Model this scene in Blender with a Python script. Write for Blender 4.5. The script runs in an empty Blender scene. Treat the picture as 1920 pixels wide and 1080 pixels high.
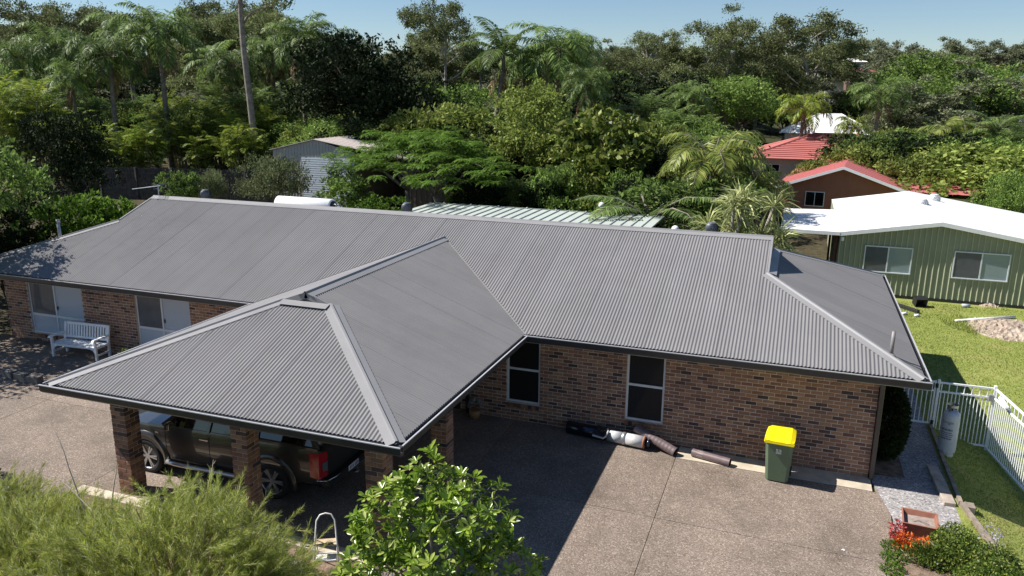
import bpy, bmesh, math, random
import numpy as np
from mathutils import Vector, Matrix

# ------------------------------------------------------------------ scene, camera, sky, sun
sc = bpy.context.scene
COL = sc.collection
R_ = math.radians
F_PX, CAM = 1470.435, np.array([-2.022, -17.012, 8.029])      # focal length in photo pixels (1920 wide), position
YAW, PITCH, ROLL = 0.345265, -0.247966, 0.007994
_x = np.array([math.cos(YAW), math.sin(YAW), 0.0]); _y = np.array([-math.sin(YAW), math.cos(YAW), 0.0]); _z = np.array([0, 0, 1.0])
_d = math.cos(PITCH) * _y + math.sin(PITCH) * _z
_u = -math.sin(PITCH) * _y + math.cos(PITCH) * _z
_r = math.cos(ROLL) * _x + math.sin(ROLL) * _u
_up = -math.sin(ROLL) * _x + math.cos(ROLL) * _u
cam = bpy.data.cameras.new('camera'); cam.sensor_width = 36; cam.lens = F_PX / 1920 * 36
cam.clip_end = 3000; cam.clip_start = 0.1
camo = bpy.data.objects.new('camera', cam); COL.objects.link(camo)
camo.matrix_world = Matrix(((_r[0], _up[0], -_d[0], CAM[0]), (_r[1], _up[1], -_d[1], CAM[1]), (_r[2], _up[2], -_d[2], CAM[2]), (0, 0, 0, 1)))
sc.camera = camo
sc.view_settings.view_transform = 'Standard'; sc.view_settings.look = 'None'
sc.view_settings.exposure = 0.72; sc.view_settings.gamma = 1.0

TO_SUN = np.array([-0.868, -0.16, 1.0]); TO_SUN /= np.linalg.norm(TO_SUN)
world = bpy.data.worlds.new('World'); sc.world = world; world.use_nodes = True
wn = world.node_tree
sky = wn.nodes.new('ShaderNodeTexSky'); sky.sky_type = 'NISHITA'; sky.sun_disc = False
sky.sun_elevation = math.asin(TO_SUN[2]); sky.sun_rotation = math.atan2(TO_SUN[0], TO_SUN[1])
sky.altitude = 50; sky.air_density = 0.95; sky.dust_density = 0.0; sky.ozone_density = 4.5
wn.nodes['Background'].inputs['Strength'].default_value = 0.064
wn.links.new(sky.outputs[0], wn.nodes['Background'].inputs[0])
sun = bpy.data.lights.new('sun', 'SUN'); sun.energy = 4.9; sun.angle = R_(0.5); sun.color = (1.0, 0.955, 0.89)
suno = bpy.data.objects.new('sun', sun); COL.objects.link(suno)
suno.rotation_euler = Vector(-TO_SUN).to_track_quat('-Z', 'Y').to_euler()
suno.location = (0, 0, 60)

# ------------------------------------------------------------------ pixel rays and terrain
def ray(px, py):
    a = (px - 960) / F_PX; b = (540 - py) / F_PX
    return _d + a * _r + b * _up
def at_y(px, py, y): d = ray(px, py); return CAM + d * (y - CAM[1]) / d[1]
def at_z(px, py, z): d = ray(px, py); return CAM + d * (z - CAM[2]) / d[2]
def sm(t): c = np.clip(t, 0, 1); return c * c * (3 - 2 * c)
def T(x, y):
    x = np.asarray(x, float); y = np.asarray(y, float)
    z = .0125 * np.clip(-x, 0, 60)
    z = z - .55 * np.clip((x - 1.66) / 1.6, 0, 1) * sm((9 - y) / 5.5)
    z = z + .035 * np.clip(y - 10, 0, 40) * sm((-x - 2) / 15)
    z = z + .055 * np.clip(y - 42, 0, 260)
    return z
def on_t(px, py):
    d = ray(px, py); k = 5.0
    for i in range(60):
        P = CAM + d * k
        k = max(.5, k + (P[2] - float(T(P[0], P[1]))) / max(-d[2], .02))
    return CAM + d * k

# ------------------------------------------------------------------ mesh helpers
def link(name, me, mat=None, parent=None, smooth=False):
    o = bpy.data.objects.new(name, me); COL.objects.link(o)
    if mat is not None and len(me.materials) == 0: me.materials.append(mat)
    if parent is not None: o.parent = parent
    if smooth: me.polygons.foreach_set('use_smooth', [True] * len(me.polygons))
    return o
def mesh(name, V, Fc, mat=None, parent=None, smooth=False):
    me = bpy.data.meshes.new(name); me.from_pydata([tuple(map(float, v)) for v in V], [], [tuple(map(int, f)) for f in Fc]); me.update()
    return link(name, me, mat, parent, smooth)
def nmesh(name, V, F):
    """V (n,3), F (m,k) arrays -> mesh datablock"""
    V = np.asarray(V, np.float32); F = np.asarray(F, np.int32)
    me = bpy.data.meshes.new(name)
    me.vertices.add(len(V)); me.vertices.foreach_set('co', V.ravel())
    k = F.shape[1]
    me.loops.add(F.size); me.loops.foreach_set('vertex_index', F.ravel())
    me.polygons.add(len(F)); me.polygons.foreach_set('loop_start', np.arange(len(F), dtype=np.int32) * k)
    me.polygons.foreach_set('loop_total', np.full(len(F), k, np.int32))
    me.update(calc_edges=True); me.validate()
    return me
class MB:
    def __init__(s): s.V = []; s.F = []
    def add(s, V, F):
        b = len(s.V); s.V += [tuple(map(float, v)) for v in V]; s.F += [tuple(i + b for i in f) for f in F]; return s
    def box(s, x0, x1, y0, y1, z0, z1):
        return s.add([(x0, y0, z0), (x1, y0, z0), (x1, y1, z0), (x0, y1, z0), (x0, y0, z1), (x1, y0, z1), (x1, y1, z1), (x0, y1, z1)],
                     [(0, 3, 2, 1), (4, 5, 6, 7), (0, 1, 5, 4), (1, 2, 6, 5), (2, 3, 7, 6), (3, 0, 4, 7)])
    def bbox(s, x0, x1, y0, y1, z0, z1, c=.005):
        """box with chamfered edges"""
        bm = bmesh.new(); bmesh.ops.create_cube(bm, size=1)
        bmesh.ops.scale(bm, vec=(x1 - x0, y1 - y0, z1 - z0), verts=bm.verts)
        bmesh.ops.translate(bm, vec=((x0 + x1) / 2, (y0 + y1) / 2, (z0 + z1) / 2), verts=bm.verts)
        bmesh.ops.bevel(bm, geom=bm.edges[:], offset=c, segments=1, affect='EDGES')
        bm.verts.index_update(); s.add([v.co for v in bm.verts], [[v.index for v in f.verts] for f in bm.faces]); bm.free(); return s
    def beam(s, a, b, w, h, up=(0, 0, 1)):
        a = Vector(a); b = Vector(b); d = (b - a).normalized(); u = Vector(up)
        r = d.cross(u)
        if r.length < 1e-4: r = d.cross(Vector((1, 0, 0)))
        r.normalize(); u = r.cross(d)
        P = []
        for p in (a, b):
            for i, j in ((-1, -1), (1, -1), (1, 1), (-1, 1)): P.append(p + r * (i * w / 2) + u * (j * h / 2))
        return s.add(P, [(0, 3, 2, 1), (4, 5, 6, 7), (0, 1, 5, 4), (1, 2, 6, 5), (2, 3, 7, 6), (3, 0, 4, 7)])
    def tube(s, pts, rad, n=8, cap=True):
        pts = [Vector(p) for p in pts]
        if not hasattr(rad, '__len__'): rad = [rad] * len(pts)
        b = len(s.V); pr = None
        for i, p in enumerate(pts):
            d = (pts[min(i + 1, len(pts) - 1)] - pts[max(i - 1, 0)]).normalized()
            if pr is None:
                r = d.cross(Vector((0, 0, 1)));
                if r.length < .05: r = d.cross(Vector((1, 0, 0)))
            else: r = pr - d * pr.dot(d)
            r.normalize(); pr = r; q = d.cross(r)
            for k in range(n):
                t = 2 * math.pi * k / n; s.V.append(tuple(p + (r * math.cos(t) + q * math.sin(t)) * rad[i]))
        for i in range(len(pts) - 1):
            for k in range(n): s.F.append((b + i * n + k, b + i * n + (k + 1) % n, b + (i + 1) * n + (k + 1) % n, b + (i + 1) * n + k))
        if cap:
            s.F.append(tuple(b + k for k in range(n))[::-1]); s.F.append(tuple(b + (len(pts) - 1) * n + k for k in range(n)))
        return s
    def lathe(s, prof, n=20, c=(0, 0, 0)):
        b = len(s.V)
        for r, z in prof:
            for k in range(n):
                t = 2 * math.pi * k / n; s.V.append((c[0] + r * math.cos(t), c[1] + r * math.sin(t), c[2] + z))
        for i in range(len(prof) - 1):
            for k in range(n): s.F.append((b + i * n + k, b + i * n + (k + 1) % n, b + (i + 1) * n + (k + 1) % n, b + (i + 1) * n + k))
        s.F.append(tuple(b + k for k in range(n))[::-1]); s.F.append(tuple(b + (len(prof) - 1) * n + k for k in range(n)))
        return s
    def prism(s, poly, axis, a, b):
        """poly of (u,v); extruded along axis from a to b. axis 'x': (u,v)=(y,z); 'y': (x,z); 'z': (x,y)"""
        n = len(poly)
        def mk(u, v, w): return {'x': (w, u, v), 'y': (u, w, v), 'z': (u, v, w)}[axis]
        V = [mk(u, v, a) for u, v in poly] + [mk(u, v, b) for u, v in poly]
        return s.add(V, [tuple(range(n)), tuple(range(2 * n - 1, n - 1, -1))] + [(i, (i + 1) % n, n + (i + 1) % n, n + i)[::-1] for i in range(n)])
    def build(s, name, mat, parent=None, smooth=False):
        me = bpy.data.meshes.new(name); me.from_pydata(s.V, [], s.F); me.update()
        bm = bmesh.new(); bm.from_mesh(me); bmesh.ops.recalc_face_normals(bm, faces=bm.faces); bm.to_mesh(me); bm.free()
        return link(name, me, mat, parent, smooth)
def tag(o, label, cat, group=None):
    o['label'] = label; o['category'] = cat
    if group: o['group'] = group
    return o
def thing(name, label, cat, loc=(0, 0, 0), rz=0, group=None, scale=None):
    o = bpy.data.objects.new(name, None); COL.objects.link(o); o.location = [float(v) for v in loc]; o.rotation_euler = (0, 0, rz)
    o.empty_display_size = .2
    if scale is not None: o.scale = scale
    return tag(o, label, cat, group)
def struct(o, kind='structure'): o['kind'] = kind; return o
def dup(root, loc, rz=0, label=None, group=None, scale=None):
    r = root.copy(); COL.objects.link(r); r.location = [float(v) for v in loc]; r.rotation_euler = (0, 0, rz)
    if scale is not None: r.scale = scale
    if label: r['label'] = label
    if group: r['group'] = group
    for ch in list(root.children):
        c = ch.copy(); COL.objects.link(c); c.parent = r
        for g in ch.children:
            d = g.copy(); COL.objects.link(d); d.parent = c
    return r

# ------------------------------------------------------------------ materials
class NT:
    def __init__(s, name):
        s.m = bpy.data.materials.new(name); s.m.use_nodes = True; s.t = s.m.node_tree; s.b = s.t.nodes['Principled BSDF']
    def n(s, typ, **kw):
        nd = s.t.nodes.new(typ)
        for k, v in kw.items():
            if hasattr(nd, k): setattr(nd, k, v)
            else: nd.inputs[k].default_value = v
        return nd
    def l(s, a, b): s.t.links.new(a, b)
    def coord(s, kind='Object'): return s.n('ShaderNodeTexCoord').outputs[kind]
    def noise(s, scale, detail=4, vec=None, rough=.55):
        nd = s.n('ShaderNodeTexNoise'); nd.inputs['Scale'].default_value = scale; nd.inputs['Detail'].default_value = detail; nd.inputs['Roughness'].default_value = rough
        s.l(vec if vec is not None else s.coord(), nd.inputs['Vector']); return nd.outputs['Fac']
    def ramp(s, fac, stops, interp='LINEAR'):
        nd = s.n('ShaderNodeValToRGB'); cr = nd.color_ramp; cr.interpolation = interp
        while len(cr.elements) < len(stops): cr.elements.new(.5)
        for e, (p, c) in zip(cr.elements, stops): e.position = p; e.color = (*c, 1)
        s.l(fac, nd.inputs[0]); return nd.outputs[0]
    def mix(s, a, b, fac, mode='MIX'):
        nd = s.n('ShaderNodeMix', data_type='RGBA', blend_type=mode)
        for v, sock in ((a, nd.inputs['A']), (b, nd.inputs['B']), (fac, nd.inputs['Factor'])):
            if hasattr(v, 'is_linked') or hasattr(v, 'links'): s.l(v, sock)
            elif isinstance(v, (int, float)): sock.default_value = v
            else: sock.default_value = (*v, 1)
        return nd.outputs['Result']
    def math(s, op, a, b=0.5):
        nd = s.n('ShaderNodeMath', operation=op)
        for v, i in ((a, 0), (b, 1)):
            if isinstance(v, (int, float)): nd.inputs[i].default_value = v
            else: s.l(v, nd.inputs[i])
        return nd.outputs[0]
    def bump(s, h, strength=.3, dist=.01):
        nd = s.n('ShaderNodeBump'); nd.inputs['Strength'].default_value = strength; nd.inputs['Distance'].default_value = dist
        s.l(h, nd.inputs['Height']); s.l(nd.outputs[0], s.b.inputs['Normal'])
    def col(s, c):
        if hasattr(c, 'links'): s.l(c, s.b.inputs['Base Color'])
        else: s.b.inputs['Base Color'].default_value = (*c, 1)
    def set(s, rough=.6, metal=0.0, spec=.5, coat=0.0):
        s.b.inputs['Roughness'].default_value = rough; s.b.inputs['Metallic'].default_value = metal
        s.b.inputs['Specular IOR Level'].default_value = spec; s.b.inputs['Coat Weight'].default_value = coat; s.b.inputs['Coat Roughness'].default_value = .04
        return s.m
def plain(name, c, rough=.6, metal=0.0, var=.12, scale=6.0, spec=.5, coat=0.0, bump=0.0):
    n = NT(name)
    f = n.noise(scale, 5)
    lo = tuple(v * (1 - var) for v in c); hi = tuple(min(1, v * (1 + var)) for v in c)
    n.col(n.ramp(f, [(.3, lo), (.7, hi)]))
    if bump: n.bump(n.noise(scale * 12, 3), bump, .004)
    return n.set(rough, metal, spec, coat)
def leafmat(name, stops, trans=.3, rough=.6, spec=.18, objvar=.25, clump=.9):
    n = NT(name)
    rnd = n.n('ShaderNodeNewGeometry').outputs['Random Per Island']
    c = n.ramp(rnd, stops)
    ob = n.n('ShaderNodeObjectInfo').outputs['Random']
    v = n.math('ADD', n.math('MULTIPLY', ob, objvar * 2), 1 - objvar)
    cl = n.ramp(n.noise(clump, 3, n.coord('Object'), .6), [(.30, (.62, .62, .62)), (.70, (1.38, 1.38, 1.38))])
    v = n.math('MULTIPLY', v, cl)
    hs = n.n('ShaderNodeHueSaturation'); n.l(c, hs.inputs['Color']); n.l(v, hs.inputs['Value'])
    c = hs.outputs[0]
    n.col(c); n.set(rough, 0, spec)
    tr = n.n('ShaderNodeBsdfTranslucent'); n.l(c, tr.inputs['Color'])
    mx = n.n('ShaderNodeMixShader'); mx.inputs[0].default_value = trans
    out = n.t.nodes['Material Output']
    n.l(n.b.outputs[0], mx.inputs[1]); n.l(tr.outputs[0], mx.inputs[2]); n.l(mx.outputs[0], out.inputs['Surface'])
    return n.m

def brick_mat(name):
    n = NT(name)
    a = n.n('ShaderNodeNewGeometry').outputs['Random Per Island']; b = n.n('ShaderNodeObjectInfo').outputs['Random']
    r = n.math('FRACT', n.math('ADD', n.math('MULTIPLY', a, 3.7), n.math('MULTIPLY', b, 5.3)))
    c = n.ramp(r, [(0, (.300, .165, .105)), (.15, (.250, .138, .094)), (.30, (.340, .198, .122)), (.42, (.220, .113, .080)), (.54, (.285, .168, .115)),
                   (.66, (.150, .086, .068)), (.77, (.290, .155, .092)), (.87, (.105, .066, .058)), (.95, (.068, .050, .052))], 'CONSTANT')
    co = n.coord('Generated')
    oc = n.coord('Object')
    f = n.noise(9, 6, oc, .65); g = n.noise(55, 3, oc)
    c = n.mix(c, (.055, .040, .040), n.ramp(n.noise(4.5, 4, oc, .7), [(.52, (0, 0, 0)), (.75, (.45, .45, .45))]))
    c = n.mix(c, n.ramp(f, [(.3, (.75, .75, .75)), (.7, (1.18, 1.15, 1.12))]), 1.0, 'MULTIPLY')
    n.col(c); n.bump(g, .5, .006)
    return n.set(.85, 0, .25)

M = {}
M['brick'] = brick_mat('rumbled_brick')
M['mortar'] = plain('mortar', (.50, .42, .36), .95, var=.2, scale=5, spec=.1, bump=.4)
M['gutter'] = plain('charcoal_gutter', (.040, .039, .042), .38, var=.15)
M['lip'] = plain('gutter_lip_glint', (.50, .50, .52), .35, .2, var=.08)  # pale tone paints the specular glint along the gutter edge
M['alu'] = plain('white_aluminium', (.62, .66, .70), .4, .1, var=.06)
M['white'] = plain('white_paint', (.80, .80, .80), .45, var=.05)
M['whitewood'] = plain('white_painted_timber', (.78, .79, .81), .5, var=.08, scale=14, bump=.15)
M['soffit'] = plain('soffit', (.45, .43, .40), .8, var=.06)
M['black'] = plain('black_plastic', (.018, .018, .02), .5)
M['dark'] = plain('dark_metal', (.035, .034, .036), .4, .3)
M['galv'] = plain('galvanised', (.45, .46, .48), .38, .75, var=.15, scale=14)
M['timber'] = plain('grey_timber', (.23, .19, .15), .85, var=.35, scale=7, bump=.4)
M['paling'] = plain('weathered_paling', (.075, .068, .062), .9, var=.4, scale=5, bump=.4)
M['concrete'] = plain('pale_concrete', (.50, .43, .33), .9, var=.22, scale=3, bump=.3)
M['terracotta'] = plain('terracotta', (.30, .13, .085), .75, var=.18, scale=8)
M['bark'] = plain('grey_bark', (.24, .21, .18), .9, var=.4, scale=4, bump=.6)
M['bark_dark'] = plain('brown_bark', (.12, .09, .07), .9, var=.4, scale=5, bump=.6)
M['bark_pale'] = plain('pale_bark', (.36, .32, .28), .85, var=.3, scale=2.5, bump=.3)
M['palmtrunk'] = plain('palm_trunk', (.20, .17, .14), .9, var=.4, scale=6, bump=.6)
M['cane'] = plain('cane_stem', (.22, .21, .10), .7, var=.4, scale=6)

def roofmat(name, c, rough=.42, streak=None):
    n = NT(name)
    oc = n.coord('Object'); f = n.noise(.6, 5, oc, .6); g = n.noise(9, 4, oc, .7)
    b = n.n('ShaderNodeObjectInfo').outputs['Random']
    base = n.ramp(f, [(.3, tuple(v * .94 for v in c)), (.7, tuple(v * 1.06 for v in c))])
    v = n.math('ADD', n.math('MULTIPLY', b, .05), .975)
    hs = n.n('ShaderNodeHueSaturation'); n.l(base, hs.inputs['Color']); n.l(v, hs.inputs['Value'])
    n.col(n.mix(hs.outputs[0], tuple(v * .75 for v in c), n.ramp(g, [(.62, (0, 0, 0)), (.8, (.5, .5, .5))])))
    if streak:                                                     # faint dirt runs down the slope
        mp = n.n('ShaderNodeMapping'); mp.inputs['Scale'].default_value = streak; n.l(oc, mp.inputs['Vector'])
        old = n.b.inputs['Base Color'].links[0].from_socket
        n.col(n.mix(old, n.ramp(n.noise(1.0, 5, mp.outputs[0], .65), [(.30, (.945, .94, .935)), (.62, (1.02, 1.02, 1.02))]), 1.0, 'MULTIPLY'))
    r = n.ramp(n.noise(3, 4, oc), [(.3, (rough - .06,) * 3), (.7, (rough + .1,) * 3)]); n.l(r, n.b.inputs['Roughness'])
    n.b.inputs['Specular IOR Level'].default_value = .32
    return n.m
M['roof'] = roofmat('grey_corrugated_steel', (.196, .190, .191), .46, (5.0, .25, .25)); M['roofx'] = roofmat('grey_corrugated_steel_side', (.196, .190, .191), .46, (.25, 5.0, .25))
M['cap'] = roofmat('grey_ridge_cap', (.245, .240, .242), .42)
M['whiteroof'] = roofmat('white_steel_roof', (.80, .80, .79), .45)
M['palegreenroof'] = roofmat('pale_green_roof', (.42, .46, .42), .5)
M['redroof'] = roofmat('red_steel_roof', (.47, .15, .145), .5)
M['redtile'] = roofmat('red_tile', (.42, .135, .12), .7)
M['maroon'] = roofmat('maroon_tile', (.25, .06, .06), .7)
M['terra_roof'] = roofmat('terracotta_tile', (.50, .22, .14), .7)
M['greyroof'] = roofmat('grey_tile', (.20, .22, .25), .6)
M['beige_roof'] = roofmat('beige_steel_roof', (.50, .44, .40), .5)

def aggregate(name, dark, mid, light, sc_=95):
    n = NT(name); oc = n.coord('Object')
    vor = n.n('ShaderNodeTexVoronoi'); vor.inputs['Scale'].default_value = sc_; n.l(oc, vor.inputs['Vector'])
    sep = n.n('ShaderNodeSeparateColor'); n.l(vor.outputs['Color'], sep.inputs[0])
    c = n.ramp(sep.outputs[0], [(0, dark), (.45, mid), (.8, mid), (1, light)])
    big = n.ramp(n.noise(.45, 7, oc, .7), [(.30, (.60, .59, .58)), (.5, (.95, .95, .95)), (.7, (1.16, 1.15, 1.14))])
    c = n.mix(c, big, 1.0, 'MULTIPLY')
    st = n.ramp(n.noise(1.1, 6, oc, .75), [(.52, (0, 0, 0)), (.72, (.6, .6, .6))])
    c = n.mix(c, tuple(v * .55 for v in mid), st)
    ob = n.math('ADD', n.math('MULTIPLY', n.n('ShaderNodeObjectInfo').outputs['Random'], .24), .88)
    hs = n.n('ShaderNodeHueSaturation'); n.l(c, hs.inputs['Color']); n.l(ob, hs.inputs['Value'])
    n.col(hs.outputs[0]); n.bump(vor.outputs['Distance'], .45, .006)
    return n.set(.82, 0, .3)
M['aggregate'] = aggregate('exposed_aggregate', (.115, .088, .070), (.225, .178, .143), (.42, .35, .29), 60)
M['gravel'] = aggregate('pebble_gravel', (.16, .15, .15), (.36, .34, .335), (.62, .60, .58), 34)
def soil(name, a, b, c):
    n = NT(name); oc = n.coord('Object')
    n.col(n.mix(n.ramp(n.noise(6, 8, oc, .7), [(.3, a), (.55, b), (.75, c)]), n.ramp(n.noise(.5, 4, oc), [(.3, (.7, .7, .7)), (.7, (1.1, 1.1, 1.1))]), 1.0, 'MULTIPLY'))
    n.bump(n.noise(25, 6, oc), .8, .03); return n.set(.95, 0, .1)
M['mulch'] = soil('mulch', (.10, .072, .052), (.27, .195, .145), (.42, .33, .25))
M['rubble'] = soil('rubble', (.28, .22, .17), (.46, .37, .29), (.60, .50, .42))
def groundmat():
    n = NT('grass_ground'); oc = n.coord('Object')
    g = n.ramp(n.noise(9, 8, oc, .7), [(.28, (.13, .165, .035)), (.5, (.225, .26, .065)), (.72, (.33, .35, .11))])
    dry = n.ramp(n.noise(.55, 5, oc, .6), [(.50, (0, 0, 0)), (.68, (.55, .55, .55))])
    g = n.mix(g, (.36, .31, .13), dry)
    sx = n.n('ShaderNodeSeparateXYZ'); n.l(oc, sx.inputs[0])
    w = n.math('ADD', sx.outputs[0], n.math('MULTIPLY', n.noise(.8, 3, oc), 1.2))
    w2 = n.ramp(n.math('MULTIPLY', n.math('ADD', w, -.6), .5), [(0, (1, 1, 1)), (.4, (0, 0, 0))])   # leaf litter left of the lawn
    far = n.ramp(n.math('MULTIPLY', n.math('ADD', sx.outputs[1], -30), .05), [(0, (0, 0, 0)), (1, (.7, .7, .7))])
    g = n.mix(g, n.ramp(n.noise(3, 7, oc, .7), [(.3, (.035, .030, .018)), (.7, (.10, .085, .05))]), w2)
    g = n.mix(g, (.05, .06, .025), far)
    n.col(g); n.bump(n.noise(30, 6, oc), .7, .04); return n.set(.95, 0, .1)
M['ground'] = groundmat()
# ------------------------------------------------------------------ ground
gx = np.unique(np.concatenate([np.linspace(-260, -60, 21), np.linspace(-60, -2, 30), np.linspace(-2, 9, 56), np.linspace(9, 40, 20), np.linspace(40, 200, 17)]))
gy = np.unique(np.concatenate([np.linspace(-40, -8, 9), np.linspace(-8, 18, 66), np.linspace(18, 60, 22), np.linspace(60, 420, 31)]))
GX, GY = np.meshgrid(gx, gy)
GZ = T(GX, GY) - .07 * (GX < 1.6) 
nx, ny = len(gx), len(gy)
ii = (np.arange(ny - 1)[:, None] * nx + np.arange(nx - 1)[None]).ravel()
struct(link('ground', nmesh('ground', np.stack([GX.ravel(), GY.ravel(), GZ.ravel()], 1), np.stack([ii, ii + 1, ii + nx + 1, ii + nx], 1)), M['ground'], None, True))
def xe(y): return float(np.interp(y, [-14, -6, -3.7, -2.81, -1.66, -.1, 0], [-1.0, -.25, .05, .14, .35, .07, .05]))
def sheet(name, rows, mat, lift, parent=None, cols=6, thick=.1):
    """rows: list of (y, x0, x1); a slab that follows the ground with a skirt"""
    V = []; Fc = []
    for y, x0, x1 in rows:
        for k in range(cols + 1):
            x = x0 + (x1 - x0) * k / cols; V.append((x, y, float(T(min(x, 1.6), y)) + lift))
    n = cols + 1; m = len(rows)
    for i in range(m - 1):
        for k in range(cols): Fc.append((i * n + k, i * n + k + 1, (i + 1) * n + k + 1, (i + 1) * n + k))
    ring = [k for k in range(n)] + [i * n + n - 1 for i in range(1, m)] + [(m - 1) * n + k for k in range(n - 2, -1, -1)] + [i * n for i in range(m - 2, 0, -1)]
    b = len(V); V += [(V[i][0], V[i][1], V[i][2] - thick) for i in ring]
    for j in range(len(ring)): Fc.append((ring[j], b + j, b + (j + 1) % len(ring), ring[(j + 1) % len(ring)]))
    return mesh(name, V, Fc, mat, parent)
drv = struct(bpy.data.objects.new('driveway', None)); COL.objects.link(drv)
G = .006
def slab(x0, x1, y0, y1, edge=False):
    ys = np.linspace(y0 + G, y1 - G, 7 if edge else 3)
    sheet('slab', [(y, x0 + G, xe(y) if edge else x1 - G) for y in ys], M['aggregate'], 0.0, drv)
slab(-4.0, 0, -3.3, -.60, True); slab(-8.0, -4.0, -3.3, -.0)
slab(-4.0, 0, -7.2, -3.3, True); slab(-8.0, -4.0, -7.2, -3.3)
slab(-4.6, 0, -12.5, -7.2, True)
slab(-11.4, -8.0, -6.40, 0); slab(-15.0, -11.4, -6.40, 0)
slab(-19.5, -15.0, -7.4, -3.4); slab(-19.5, -15.0, -3.4, 0); slab(-25.5, -19.5, -3.4, 0); slab(-25.5, -19.5, -7.4, -3.4); slab(-31, -25.5, -7.4, -1.5)
struct(sheet('wall_strip', [(-.594, -3.99, .05), (-.002, -3.99, .05)], M['concrete'], .008))
struct(sheet('carport_kerb', [(-6.66, -15.0, -8.0), (-6.406, -15.0, -8.0)], M['concrete'], .03, None, 14))
struct(sheet('gravel_path', [(y, (xe(y) + .012) if y < -.05 else (.06 if y < .3 else .75 if y < 2.1 else .1), 1.60) for y in (-2.1, -1.6, -1.0, -.5, -.1, .25, .31, 2.05, 2.15, 5, 9)], M['gravel'], -.008, None, 8, .05))
struct(sheet('hedge_bed', [(.32, .04, .735), (2.05, .04, .735)], M['mulch'], .012, None, 3, .05))
struct(sheet('garden_bed', [(y, xe(y) + .012, 1.70 + .55 * min(1, max(0, (-y - 1.2) / 2.2))) for y in (-8, -6, -4.5, -3.5, -2.8, -2.4, -2.11)], M['mulch'], .0, None, 8, .3))
struct(sheet('front_bed', [(-12.5, -24, -4.65), (-9, -24, -4.65), (-7.45, -24, -4.65)], M['mulch'], -.03, None, 24, .05))
struct(sheet('front_bed', [(-7.44, -15.02, -8.02), (-6.67, -15.02, -8.02)], M['mulch'], -.03, None, 10, .05))
# timber edging between the gravel and the lower lawn
ed = thing('timber_edging', 'weathered timber edging boards between gravel path and lawn', 'garden edging', (1.66, 0, 0))
for (a, b) in (((1.66, 3.5), (1.66, 1.3)), ((1.66, 1.29), (1.68, -.55)), ((1.69, -.56), (1.98, -1.9)), ((1.99, -1.91), (2.2, -3.4)), ((2.21, -3.41), (2.45, -6.2))):
    m = MB(); za = min(0, float(T(a[0], a[1]))) ; zb = min(0, float(T(b[0], b[1])))
    m.beam((a[0] - 1.66, a[1], .035 + za * .3 - .09), (b[0] - 1.66, b[1], .035 + zb * .3 - .09), .075, .26); m.build('board', M['timber'], ed)
m = MB(); m.bbox(-.09, .09, -.11, .11, -.2, .07, .01); o = m.build('edging_peg', M['timber']); o.location = (1.83, -.62, 0); tag(o, 'short timber block beside the path edging at lawn corner', 'timber block')
# ------------------------------------------------------------------ the brick house
house = thing('brick_house', 'brown brick house with grey corrugated hip roof and open carport', 'house', (0, 0, 0))
ZE, YE, XE, YR, ZR, DG = 2.537, -.583, .745, 4.315, 4.339, 3.22
XL2, DL, XL, XR, YF, DW = -22.906, 3.275, -15.087, -7.606, -6.823, 3.169
TS = (ZR - ZE) / (YR - YE); HW = (XR - XL) / 2; XW = (XL + XR) / 2; ZW = ZE + TS * HW; YB = 2 * YR - YE
XLE = XL2 - DL                                                    # left eave
ZS = 2.335                                                        # soffit height

# --- one brick, shared mesh (length along x, outer face towards -y)
BL, BH, BD = .230, .076, .06
def brick_geo(x0, x1, z0, z1, y, depth=.06, ch=.006):
    V = [(x0, y + depth, z0), (x1, y + depth, z0), (x1, y + depth, z1), (x0, y + depth, z1),
         (x0, y + ch, z0), (x1, y + ch, z0), (x1, y + ch, z1), (x0, y + ch, z1),
         (x0 + ch, y, z0 + ch), (x1 - ch, y, z0 + ch), (x1 - ch, y, z1 - ch), (x0 + ch, y, z1 - ch)]
    Fc = [(8, 9, 10, 11)]
    for a in (0, 4):
        for i in range(4): j = (i + 1) % 4; Fc.append((a + i, a + j, a + 4 + j, a + 4 + i))
    return V, Fc
def courses(x0, x1, ztop, openings, seed, zstart=-.06):
    """yields (xa, xb, z0) for stretcher bond"""
    rnd = random.Random(seed); k = 0; z = zstart
    while z + BH <= ztop + .02:
        zm = z + BH / 2
        free = [(x0, x1)]
        for (a, b, c, d) in openings:
            if c - .01 < zm < d + .01:
                nf = []
                for (p, q) in free:
                    if b <= p or a >= q: nf.append((p, q))
                    else:
                        if a > p: nf.append((p, a - .005))
                        if b < q: nf.append((b + .005, q))
                free = nf
        off = .12 if k % 2 else 0
        for (p, q) in free:
            s = x1 - off
            n0 = int(math.floor((x1 - q) / .24)) - 1
            for i in range(n0, n0 + int((q - p) / .24) + 4):
                b1 = x1 - off * 1 + (.24 if off else 0) - i * .24 - 0; b0 = b1 - BL
                a_, b_ = max(p, b0), min(q, b1)
                if b_ - a_ > .045: yield (a_, b_, z)
        z += .086; k += 1
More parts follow.
